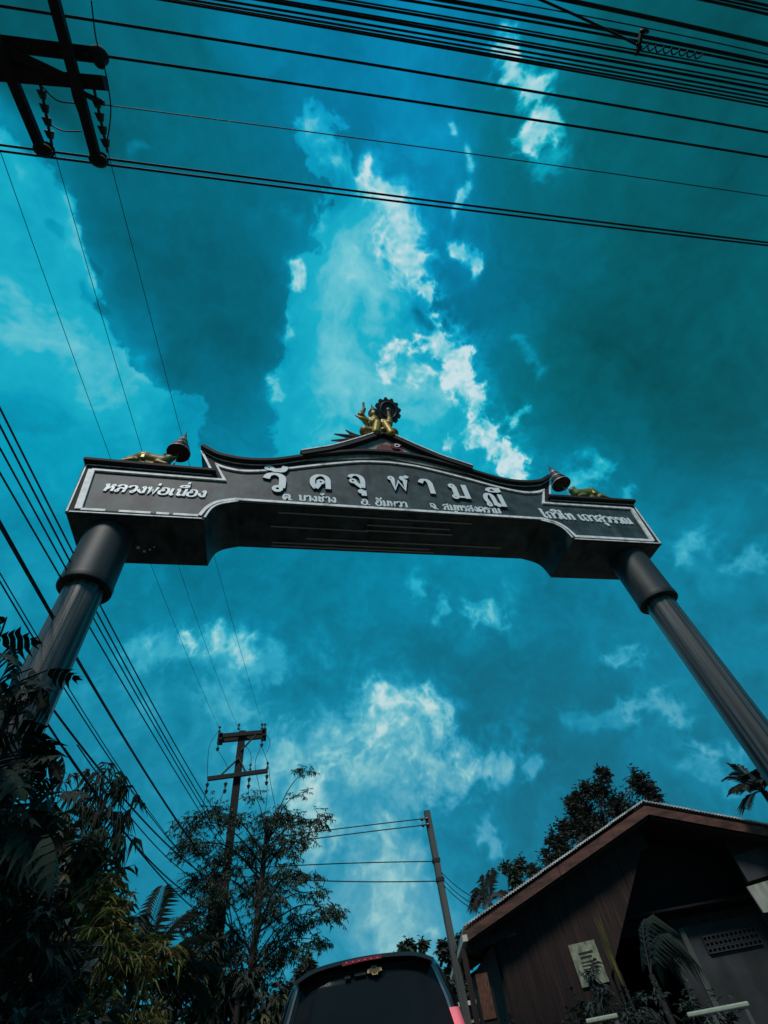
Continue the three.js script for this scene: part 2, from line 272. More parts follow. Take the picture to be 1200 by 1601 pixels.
// ---------------------------------------------------------------- materials
function mottled(base, amount, sx, sy, seed, size = 256, streak = 0, stain = 0) {   // a colour map: even colour with grain, blotches and run-off streaks
  const d = new Uint8Array(size * size * 4);
  for (let j = 0; j < size; j++) for (let i = 0; i < size; i++) {
    const u = i / size, v = j / size, wrap = (f) => { const t = smooth(0.85, 1, u), s = smooth(0.85, 1, v); return lerp(lerp(f(u, v), f(u - 1, v), t), lerp(f(u, v - 1), f(u - 1, v - 1), t), s); };
    let k = 1 + amount * (wrap((a, b) => fbm(a * sx + seed, b * sy + seed, 5)) * 1.6 + 0.16 * wrap((a, b) => noise(a * 60 + seed, b * 60)));
    if (streak) k *= 1 + streak * wrap((a, b) => fbm(a * 26 + seed * 3, b * 1.5, 4));
    if (stain) k *= 1 - stain * smooth(0.1, 0.5, wrap((a, b) => fbm(a * 7 + seed, b * 2.2 - seed, 4)));
    const o = (j * size + i) * 4; for (let c = 0; c < 3; c++) { const lin = clamp(base[c] * k, 0, 1); d[o + c] = 255 * (lin <= 0.0031308 ? lin * 12.92 : 1.055 * Math.pow(lin, 1 / 2.4) - 0.055); } d[o + 3] = 255;
  }
  const t = new THREE.DataTexture(d, size, size); t.colorSpace = THREE.SRGBColorSpace; t.wrapS = t.wrapT = THREE.RepeatWrapping; t.magFilter = THREE.LinearFilter; t.needsUpdate = true; return t;
}
function bumps(sx, sy, seed, size = 256) {
  const d = new Uint8Array(size * size * 4);
  for (let j = 0; j < size; j++) for (let i = 0; i < size; i++) { const k = clamp(0.5 + 0.5 * fbm(i / size * sx + seed, j / size * sy, 5, 0.6)) * 255; const o = (j * size + i) * 4; d[o] = d[o + 1] = d[o + 2] = k; d[o + 3] = 255; }
  const t = new THREE.DataTexture(d, size, size); t.wrapS = t.wrapT = THREE.MirroredRepeatWrapping; t.magFilter = THREE.LinearFilter; t.needsUpdate = true; return t;
}
const scaled = (t, x, y) => { t = t.clone(); t.repeat.set(x, y); t.needsUpdate = true; return t; };
const std = (o) => new THREE.MeshStandardMaterial({ side: THREE.DoubleSide, ...o });
const rgb = (r, g, b) => new THREE.Color().setRGB(r, g, b);
const grain = bumps(30, 30, 5);
const M = {
  slate: std({ map: scaled(mottled([0.034, 0.056, 0.059], 0.8, 9, 7, 3, 512, 0.5, 0.75), 0.31, 0.5), bumpMap: scaled(grain, 0.3, 0.3), bumpScale: 0.002, roughness: 0.6 }),
  frame: std({ map: scaled(mottled([0.008, 0.009, 0.01], 0.6, 6, 6, 9, 256, 0.3), 0.4, 0.4), roughness: 0.8 }),
  soffit: std({ map: scaled(mottled([0.028, 0.028, 0.029], 0.5, 5, 5, 12, 256, 0.2, 0.4), 0.3, 0.3), roughness: 0.7 }),
  trim: std({ map: scaled(mottled([0.84, 0.86, 0.86], 0.3, 12, 12, 21, 256, 0.15, 0.5), 0.7, 0.7), roughness: 0.55 }),
  letter: std({ map: scaled(mottled([0.8, 0.88, 0.9], 0.08, 9, 9, 22), 1, 1), roughness: 0.45 }),
  letterSide: std({ color: rgb(0.05, 0.055, 0.06), roughness: 0.7 }),
  strip: std({ color: rgb(0.4, 0.4, 0.4), roughness: 0.6 }),
  collar: std({ map: scaled(mottled([0.022, 0.03, 0.032], 0.7, 6, 3, 31, 256, 0.5, 0.3), 1, 1), roughness: 0.55 }),
  shaft: new THREE.MeshPhysicalMaterial({ map: scaled(mottled([0.05, 0.054, 0.054], 0.5, 9, 2, 41, 512, 2.4, 0.3), 1, 1), roughness: 0.85, roughnessMap: scaled(bumps(34, 1.2, 19), 1, 1), clearcoat: 0.55, clearcoatRoughness: 0.25, clearcoatMap: scaled(bumps(46, 1.6, 23), 1, 1), bumpMap: scaled(bumps(40, 1.5, 8), 1, 1), bumpScale: 0.008 }),
  red: std({ map: mottled([0.16, 0.022, 0.022], 0.4, 6, 6, 51), roughness: 0.5 }),
  gold: std({ map: scaled(mottled([0.36, 0.26, 0.05], 1.1, 9, 9, 52), 2, 2), roughness: 0.5, metalness: 0.35 }),
  oldGold: std({ map: scaled(mottled([0.22, 0.15, 0.035], 1.3, 9, 9, 56), 2, 2), roughness: 0.45, metalness: 0.25 }),
  paleGold: std({ color: rgb(0.62, 0.5, 0.16), roughness: 0.45, metalness: 0.2 }),
  darkBronze: std({ map: scaled(mottled([0.05, 0.03, 0.02], 0.7, 8, 8, 53), 2, 2), roughness: 0.5, metalness: 0.2 }),
  greenGlaze: std({ map: scaled(mottled([0.14, 0.15, 0.03], 1.2, 9, 9, 57), 2, 2), roughness: 0.5 }),
  iron: std({ map: scaled(mottled([0.022, 0.02, 0.02], 0.5, 7, 7, 54), 2, 2), roughness: 0.6 }),
  umbrella: std({ map: mottled([0.2, 0.2, 0.2], 0.5, 7, 7, 55), roughness: 0.5, metalness: 0.4 }),
  concrete: std({ map: scaled(mottled([0.085, 0.095, 0.09], 0.35, 8, 8, 61, 256, 0.4), 1, 0.3), roughness: 0.9, bumpMap: scaled(grain, 1, 1), bumpScale: 0.004 }),
  darkPole: std({ map: scaled(mottled([0.015, 0.0145, 0.014], 0.4, 8, 8, 62, 256, 0.4), 1, 0.3), roughness: 0.9 }),
  wood: std({ map: scaled(mottled([0.016, 0.015, 0.014], 0.5, 3, 14, 63), 1, 1), roughness: 0.85 }),
  porcelain: std({ color: rgb(0.035, 0.025, 0.022), roughness: 0.3 }),
  cable: std({ color: rgb(0.012, 0.012, 0.013), roughness: 0.7 }),
  bark: std({ map: scaled(mottled([0.022, 0.02, 0.018], 0.6, 6, 12, 71), 2, 1), roughness: 0.95 }),
  leaf: new THREE.MeshPhysicalMaterial({ vertexColors: true, roughness: 0.85, transmission: 0.3, thickness: 0, side: THREE.DoubleSide }),
  asphalt: std({ map: scaled(mottled([0.05, 0.05, 0.05], 0.3, 20, 20, 81, 512), 0.5, 0.5), roughness: 0.95, bumpMap: scaled(grain, 2, 2), bumpScale: 0.004 }),
  soil: std({ map: scaled(mottled([0.07, 0.06, 0.04], 0.5, 9, 9, 82, 512), 0.25, 0.25), roughness: 1 }),
  fascia: std({ map: scaled(mottled([0.1, 0.038, 0.026], 0.8, 3, 10, 91, 256, 0.3, 0.4), 0.5, 1), roughness: 0.6 }),
  board: [0, 1, 2].map((i) => std({ map: scaled(mottled([0.026 - i * 0.004, 0.012 - i * 0.002, 0.009 - i * 0.001], 0.9, 8, 2, 92 + i, 256, 1.1, 0.2), 2, 0.4), roughness: 0.85 })),
  roofSheet: std({ map: scaled(mottled([0.5, 0.51, 0.5], 0.5, 8, 4, 95, 256, 0.2, 0.4), 0.6, 0.4), roughness: 0.6 }),
  plaster: std({ map: scaled(mottled([0.036, 0.04, 0.043], 0.4, 8, 8, 96, 256, 0.2, 0.4), 0.4, 0.4), roughness: 0.9 }),
  pale: std({ map: scaled(mottled([0.3, 0.3, 0.26], 0.4, 6, 6, 97, 256, 0.3, 0.4), 0.6, 0.6), roughness: 0.8 }),
  brick: std({ map: mottled([0.13, 0.055, 0.035], 0.6, 7, 7, 98), roughness: 0.9 }),
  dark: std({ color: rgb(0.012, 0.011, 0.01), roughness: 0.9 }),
  notice: std({ map: mottled([0.25, 0.26, 0.18], 0.6, 4, 4, 100, 256, 0, 0.6), roughness: 0.7 }),
  railPaint: std({ map: mottled([0.3, 0.34, 0.26], 0.3, 9, 9, 101), roughness: 0.6 }),
  whitePaint: std({ map: mottled([0.55, 0.55, 0.48], 0.2, 9, 9, 99), roughness: 0.6 }),
  carPaint: new THREE.MeshPhysicalMaterial({ color: rgb(0.02, 0.02, 0.021), roughness: 0.35, clearcoat: 0.8, clearcoatRoughness: 0.08, side: THREE.DoubleSide }),
  carGlass: new THREE.MeshPhysicalMaterial({ color: rgb(0.012, 0.013, 0.014), roughness: 0.1, specularIntensity: 0.5, side: THREE.DoubleSide }),
  rubber: std({ color: rgb(0.015, 0.015, 0.015), roughness: 0.8 }),
  chrome: std({ color: rgb(0.35, 0.36, 0.37), roughness: 0.25, metalness: 0.7 }),
  tailLens: new THREE.MeshPhysicalMaterial({ emissive: rgb(0.32, 0.035, 0.05), color: rgb(0.85, 0.36, 0.38), roughness: 0.15, clearcoat: 1, side: THREE.DoubleSide }),
  brakeLens: new THREE.MeshPhysicalMaterial({ color: rgb(0.3, 0.01, 0.015), roughness: 0.2, clearcoat: 1, side: THREE.DoubleSide }),
  brakeDot: std({ color: rgb(0.8, 0.25, 0.25), roughness: 0.3 }),
  bowtie: std({ color: rgb(0.4, 0.26, 0.08), roughness: 0.35, metalness: 0.4 }),
  bowtieCore: std({ color: rgb(0.05, 0.025, 0.01), roughness: 0.4 }),
};

// ---------------------------------------------------------------- ground
{
  const g = new THREE.PlaneGeometry(600, 600).rotateX(-Math.PI / 2); const uv = g.attributes.uv; for (let i = 0; i < uv.count; i++) uv.setXY(i, uv.getX(i) * 600, uv.getY(i) * 600);
  const o = part('ground', g, M.soil); o.userData.kind = 'structure';
  const r = new THREE.PlaneGeometry(6.4, 160).rotateX(-Math.PI / 2), ru = r.attributes.uv; for (let i = 0; i < ru.count; i++) ru.setXY(i, ru.getX(i) * 6.4, ru.getY(i) * 160);
  const road = part('road', r, M.asphalt); road.position.set(0.9, 0.006, -30); road.rotation.y = -0.17; road.userData.kind = 'structure';
}

// ---------------------------------------------------------------- lettering: every character is drawn with strokes
const GLYPHS = {
  'ว': '.64|S .02,.70 .1,.92 .34,1 .57,.84 .6,.5 .58,.2|O .44,.14,.13',
  'ด': '.82|S .2,0 .06,.34 .09,.76 .34,1 .6,.96 .75,.74 .77,.4 .77,0|O .43,.5,.13|S .36,.4 .3,.2 .2,0',
  'ต': '.82|S .2,0 .06,.34 .09,.78 .26,1 .42,.86 .58,1 .75,.78 .77,.4 .77,0|O .43,.48,.12|S .36,.4 .3,.2 .2,0',
  'ค': '.82|S .16,0 .06,.34 .09,.76 .34,1 .6,.96 .75,.74 .77,.4 .77,0|O .42,.42,.12|S .34,.5 .2,.3 .16,0',
  'จ': '.74|S .04,.78 .18,.97 .42,1 .62,.84 .68,.5 .64,.0|O .2,.5,.13|S .28,.42 .44,.2 .62,0',
  'ฬ': '.98|O .14,.86,.11|P .2,.78 .24,0 .48,.66 .72,0 .82,.8|S .82,.72 .68,.86 .72,1 .86,.98 .98,1.12',
  'พ': '.86|O .14,.86,.11|P .2,.78 .24,0 .44,.66 .64,0 .76,1',
  'า': '.56|S .04,.76 .14,.96 .34,1 .48,.82 .5,.5 .5,0',
  'ม': '.82|O .16,.88,.11|P .24,.84 .24,.14|O .16,.1,.1|P .24,.1 .74,.1|P .74,0 .74,1',
  'ณ': '1.0|O .1,.12,.1|S .14,.2 .04,.5 .06,.8 .22,1 .42,.9 .47,.5 .47,.06|O .58,.12,.1|P .5,.08 .9,.08|P .9,0 .9,1',
  'บ': '.78|O .14,.88,.11|P .2,.84 .2,.06|P .2,.06 .72,.06|P .72,0 .72,1',
  'ง': '.62|O .42,.86,.12|P .53,.86 .56,.06|S .56,.06 .36,.1 .16,.3 .04,.52',
  'ช': '.8|O .16,.84,.1|S .26,.84 .24,.62 .14,.5|P .2,.56 .22,.05|P .22,.05 .6,.05|S .6,.05 .6,.5 .5,.76 .66,.82 .74,1',
  'อ': '.78|O .26,.66,.11|S .2,.6 .06,.5 .1,.16 .4,.02 .68,.16 .74,.5 .66,.86 .4,1 .12,.86',
  'ส': '.8|S .06,.74 .2,.98 .46,1 .66,.82 .7,.5 .7,0|O .16,.14,.12|S .2,.24 .24,.46 .44,.58 .7,.4|P .58,.9 .8,1.16',
  'ล': '.8|S .06,.74 .2,.98 .46,1 .66,.82 .7,.5 .7,0|O .16,.14,.12|S .2,.24 .24,.46 .44,.58 .7,.4',
  'ท': '.78|O .14,.86,.11|P .22,.84 .22,0|S .22,.3 .4,.8 .56,.98 .7,.84 .72,.4 .72,0',
  'ร': '.58|O .4,.12,.12|S .5,.16 .52,.5 .34,.64 .12,.7 .08,.84 .2,.98 .36,.9 .56,.94',
  'ห': '.82|O .14,.88,.11|P .22,.84 .22,0|S .22,.2 .4,.48 .56,.66|O .64,.84,.12|S .56,.66 .7,.5 .74,.3 .74,0',
  'เ': '.36|P .1,1 .1,.1|O .2,.12,.1',
  'โ': '.44|S .0,1.32 .14,1.46 .22,1.3 .34,1.36|P .16,1.34 .16,.1|O .26,.12,.1',
  'น': '.82|O .14,.88,.11|P .22,.84 .22,.06|O .34,.12,.1|P .26,.08 .74,.1|P .74,0 .74,1',
  'ก': '.74|S .16,0 .15,.4 .16,.56|P .16,.56 .04,.68|S .04,.68 .14,.92 .4,1 .62,.86 .68,.5 .68,0',
  'ถ': '.78|O .22,.12,.11|S .14,.18 .14,.4 .16,.56|P .16,.56 .04,.68|S .04,.68 .14,.92 .4,1 .64,.86 .7,.5 .7,0',
  '.': '.22|P .06,.0 .06,.12',
  ' ': '.5',
};
const MARKS = {                                            // vowels and tones over or under the letter before them, from its right edge
  'ั': 'O -.56,1.34,.1|S -.46,1.3 -.3,1.18 -.06,1.22 .04,1.5', 'ี': 'S -.68,1.22 -.6,1.42 -.34,1.5 -.08,1.24|P -.68,1.2 -.04,1.2|P -.04,1.2 -.04,1.56', 'ื': 'S -.68,1.22 -.6,1.42 -.34,1.5 -.1,1.24|P -.68,1.2 -.04,1.2|P -.04,1.2 -.04,1.56|P -.2,1.36 -.2,1.58',
  'ิ': 'S -.68,1.22 -.6,1.42 -.34,1.5 -.08,1.24|P -.68,1.2 -.04,1.2', '่': 'P -.12,1.66 -.12,1.98', '้': 'O -.36,1.4,.08|S -.28,1.34 -.2,1.3 -.04,1.56', 'ุ': 'O -.2,-.3,.1|P -.08,-.22 -.08,-.62',
};
function glyphStrokes(spec, dx = 0, dy = 0) {
  return spec.split('|').filter((s) => /^[SPO] /.test(s)).map((s) => {
    const n = s.slice(2).split(/[ ,]/).map(Number);
    if (s[0] === 'O') return { closed: true, pts: Array.from({ length: 12 }, (_, i) => [n[0] + dx + n[2] * Math.cos(i / 12 * 6.283), n[1] + dy + n[2] * Math.sin(i / 12 * 6.283)]) };
    const p = []; for (let i = 0; i < n.length; i += 2) p.push([n[i] + dx, n[i + 1] + dy]);
    return { closed: false, pts: s[0] === 'S' && p.length > 2 ? spline(p, 5) : p };
  });
}
// one geometry per character (with its marks); returns [geometry, advance]
function letterGeometry(chars, size, weight, depth) {
  const base = GLYPHS[chars[0]], adv = parseFloat(base); let strokes = glyphStrokes(base);
  for (const c of chars.slice(1)) strokes = strokes.concat(glyphStrokes(MARKS[c], adv, chars.length > 2 && c === '่' ? 0.02 : c === '่' ? -0.4 : 0));
  const list = strokes.map((s, k) => ribbon(s.pts.map((p) => [p[0] * size, p[1] * size]), (a, b) => size * (s.closed ? weight * 0.55 : weight * (0.5 + 0.55 * Math.abs(a[1] + b[1]) / 2)), 0, depth + k * 0.0016, s.closed, 0.0014));
  const face = strokes.map((s, k) => ribbon(s.pts.map((p) => [p[0] * size, p[1] * size]), (a, b) => size * 0.94 * (s.closed ? weight * 0.55 : weight * (0.5 + 0.55 * Math.abs(a[1] + b[1]) / 2)), depth - 0.002, depth + 0.004 + k * 0.0016, s.closed, 0.0014));
  return [merge(list), adv * size, merge(face)];
}
function clusters(text) { const out = []; for (const c of text) if (MARKS[c]) out[out.length - 1].push(c); else out.push([c]); return out; }

// ---------------------------------------------------------------- the gate
const gate = thing('temple_gate', 'dark grey gate arch with white borders, Thai lettering and two round columns spanning the road', 'gate', [2.025, 0, -5]);
{
  const mirror = (l) => l.concat(l.slice().reverse().filter((p) => p[0] > 1e-6).map((p) => [-p[0], p[1]]));
  const topCurve = spline([[3.54, 8.72], [3.36, 8.58], [3.18, 8.47], [2.76, 8.39], [2.25, 8.45], [1.63, 8.7], [1.13, 8.88], [0.55, 9.04], [0, 9.09]], 4);
  const outer = mirror([[0, 7.29], [2.75, 7.29], ...spline([[2.75, 7.29], [3.0, 7.2], [3.13, 7.07], [3.2, 6.8]], 4).slice(1), [5.1, 6.8], [5.24, 8.03], [3.22, 7.98], ...topCurve]);
  const inner = mirror([[0, 7.345], [2.8, 7.345], ...spline([[2.8, 7.345], [3.06, 7.25], [3.2, 7.1], [3.28, 6.89]], 4).slice(1), [4.965, 6.89], [5.1, 7.885], [3.04, 7.86], [3.24, 8.31], ...spline([[3.24, 8.31], [3.06, 8.22], [2.73, 8.17], [2.24, 8.27], [1.63, 8.48], [1.13, 8.64], [0.55, 8.8], [0, 8.85]], 4).slice(1)]);
  part('beam', plate(outer, -1.0, 0), M.slate, gate);
  part('border', plate(outer.map(([x, y]) => [x * 1.002, y + (y - 7.9) * 0.004]), 0.002, 0.022, inner), M.frame, gate);
  // white border strips; the lowest left one is chipped into pieces
  const half = inner.slice(0, inner.findIndex((p, i) => i && p[0] <= 1e-6) + 1);
  const right = half, left = half.map((p) => [-p[0], p[1]]), cut = right.findIndex((p) => p[0] > 4.9), cut2 = right.findIndex((p) => p[1] > 7.8);
  const strip = (pts, w, zf = 0.04) => part('white_strip', ribbon(pts, w, 0.003, zf), M.trim, gate);
  strip(right.slice(0, cut + 1), 0.055); strip(right.slice(cut, cut2 + 1), 0.075, 0.038); strip(right.slice(cut2), 0.05, 0.036);
  strip(left.slice(0, cut), 0.055); strip(left.slice(cut, cut2 + 1), 0.095, 0.038); strip(left.slice(cut2), 0.05, 0.036);
  for (const [a, b] of [[-4.93, -4.6], [-4.42, -3.98], [-3.9, -3.72], [-3.66, -3.3]]) strip([[a, 6.89], [b, 6.89]], 0.045, 0.034);
  // thin outer edging
  for (const s of [-1, 1]) {
    const e = (l, w, z = 0.037) => part('edge_strip', ribbon(l.map(([x, y]) => [x * s, y]), w, 0.0225, z), M.trim, gate);
    e([[5.09, 6.82], [5.215, 8.0]], 0.022); e([[5.2, 8.012], [3.25, 7.965]], 0.014, 0.035); e([[3.265, 8.05], [3.55, 8.7]], s < 0 ? 0.04 : 0.03, 0.039);
    e([[3.24, 6.822], [5.06, 6.822]], 0.02, 0.034); e(spline([[2.75, 7.305], [3.0, 7.215], [3.135, 7.08], [3.2, 6.85]], 4), 0.03, 0.038);
    e(topCurve.map(([x, y]) => [x, y - 0.012]), 0.014, 0.036);
  }
  // roof-like copings along the upper edges
  part('coping', ribbon([...topCurve.map(([x, y]) => [-x, y + 0.035]), ...topCurve.slice().reverse().slice(1).map(([x, y]) => [x, y + 0.035])], 0.07, -1.06, 0.13), M.frame, gate);
  for (const s of [-1, 1]) part('coping', ribbon([[s * 5.26, 8.068], [s * 3.2, 8.018]].sort((a, b) => a[0] - b[0]), 0.06, -1.05, 0.12), M.frame, gate);
  // the small gable on top, its edging and the red emblem
  const gableTop = spline([[1.75, 8.72], [1.45, 8.86], [1.125, 9.02], [0.55, 9.42], [0.2, 9.69], [0, 9.84]], 4);
  part('gable', plate(mirror([[0, 9.0], [1.6, 8.66], ...gableTop.slice().reverse().reverse()]), -0.8, 0.04), M.pale, gate);
  part('gable_coping', ribbon([...gableTop.map(([x, y]) => [-x, y + 0.02]), ...gableTop.slice().reverse().slice(1).map(([x, y]) => [x, y + 0.02])], 0.12, -0.9, 0.16), M.frame, gate);
  for (const s of [-1, 1]) part('gable_edge', ribbon(gableTop.map(([x, y]) => [x * s, y + 0.085]), 0.025, -0.9, 0.175), M.trim, gate);
  const em = part('emblem', plate([[-0.2, 9.1], [0.12, 9.12], [0.14, 9.36], [0.03, 9.44], [-0.12, 9.42], [-0.2, 9.32]], 0.041, 0.085), M.red, gate);
  part('curl', [ribbon(spline([[0.06, 9.2], [0.2, 9.14], [0.32, 9.2], [0.28, 9.3], [0.16, 9.3], [0.13, 9.4], [0.24, 9.47], [0.33, 9.42]], 5), 0.05, 0.041, 0.11)], M.red, em);
  part('curl', [ribbon(spline([[0.17, 9.36], [0.22, 9.43], [0.29, 9.4], [0.25, 9.34], [0.18, 9.33]], 4), 0.022, 0.111, 0.125)], M.trim, em);
  // strips in the underside
  for (const [x0, x1, z] of [[-2.19, 0.86, -0.93], [-2.19, 0.75, -0.85], [-2.22, -0.5, -0.47], [-0.55, 1.02, -0.32], [-0.55, 1.1, -0.45], [-2.1, 1.4, -0.15], [-1.6, 2.2, -0.72]])
    part('soffit_strip', box(x1 - x0, 0.02, 0.022, (x0 + x1) / 2, 7.286, z), M.strip, gate);
  // columns
  for (const s of [-1, 1]) {
    const shaft = [], R = 0.243, n = 64;                   // shallow flat flutes
    const g = new THREE.CylinderGeometry(R, R * 1.02, 5.8, n, 1, true).translate(0, 2.9, 0), p = g.attributes.position;
    for (let i = 0; i < p.count; i++) { const a = Math.atan2(p.getZ(i), p.getX(i)), k = 1 - 0.05 * Math.pow(Math.abs(Math.sin(a * 3.5 + 0.6 + 0.5 * Math.sin(a * 2 + s))), 6) - 0.02 * Math.pow(Math.abs(Math.sin(a * 6 + 1.3 * Math.sin(a + s))), 3); p.setX(i, p.getX(i) * k); p.setZ(i, p.getZ(i) * k); }
    g.computeVertexNormals(); shaft.push(g);
    const col = part('column', g, M.shaft, gate); col.position.set(s * 4.58, 0, -0.4);
    part('collar', new THREE.LatheGeometry([[0.245, 5.7], [0.32, 5.7], [0.338, 5.715], [0.338, 5.8], [0.33, 5.81], [0.33, 6.8]].map((q) => new THREE.Vector2(...q)), 40), M.collar, col);
    part('base', new THREE.LatheGeometry([[0.25, 0.5], [0.33, 0.46], [0.36, 0.4], [0.36, 0.0]].map((q) => new THREE.Vector2(...q)), 32), M.collar, col);
  }
  // broken cement where the columns meet the beam
  for (const [x, y, z, r] of [[-4.22, 6.79, -0.62, 0.03], [-4.14, 6.79, -0.7, 0.022], [-4.05, 6.79, -0.66, 0.018], [-3.98, 6.79, -0.6, 0.014]]) part('cement_crumb', new THREE.DodecahedronGeometry(r, 0).translate(x, y, z), M.trim, gate);

  // the lettering
  const put = (chars, size, weight, depth, x, y, tilt = 0, wide = 1, slant = 0) => {
    const [g, adv, f] = letterGeometry(chars, size, weight, depth);
    if (slant) for (const q of [g, f]) q.applyMatrix4(new THREE.Matrix4().makeShear(0, 0, slant, 0, 0, 0));
    const m = part('letter', g, depth > 0.03 ? M.letterSide : M.letter, gate); part('letter_face', f, M.letter, m); m.position.set(x, y, 0.003); m.rotation.z = tilt; m.scale.x = wide; return adv * wide;
  };
  [['วั', -2.36, 7.63, 0.5], ['ด', -1.56, 7.79, 0.4], ['จุ', -0.87, 7.9, 0.39], ['ฬ', -0.1, 7.93, 0.41], ['า', 0.52, 7.88, 0.43], ['ม', 1.1, 7.79, 0.44], ['ณี', 1.78, 7.62, 0.38]]
    .forEach(([t, x, y, h]) => put([...t], h, 0.25, 0.036, x, y, 0, 0.98));
  const line = (text, x0, x1, y0, y1, size, weight, depth, slant) => {
    const cl = clusters(text); let total = 0; for (const c of cl) total += (parseFloat(GLYPHS[c[0]]) + 0.12) * size;
    const wide = (x1 - x0) / total; let x = x0;
    for (const c of cl) { const t = (x - x0) / (x1 - x0); if (c[0] !== ' ') put(c, size, weight, depth, x, lerp(y0, y1, t), 0, wide, slant); x += (parseFloat(GLYPHS[c[0]]) + 0.12) * size * wide; }
  };
  line('ต. บางช้าง', -2.04, -1.12, 7.435, 7.44, 0.15, 0.25, 0.012, 0);
  line('อ. อัมพวา', -0.68, 0.17, 7.44, 7.44, 0.15, 0.25, 0.012, 0);
  line('จ. สมุทรสงคราม', 0.6, 2.0, 7.45, 7.44, 0.15, 0.25, 0.012, 0);
  line('หลวงพ่อเนื่อง', -4.8, -3.27, 7.36, 7.35, 0.18, 0.23, 0.014, 0.14);
  line('โกวิโท เถาสุวรรณ', 2.88, 4.86, 7.4, 7.37, 0.185, 0.25, 0.01, -0.1);
}

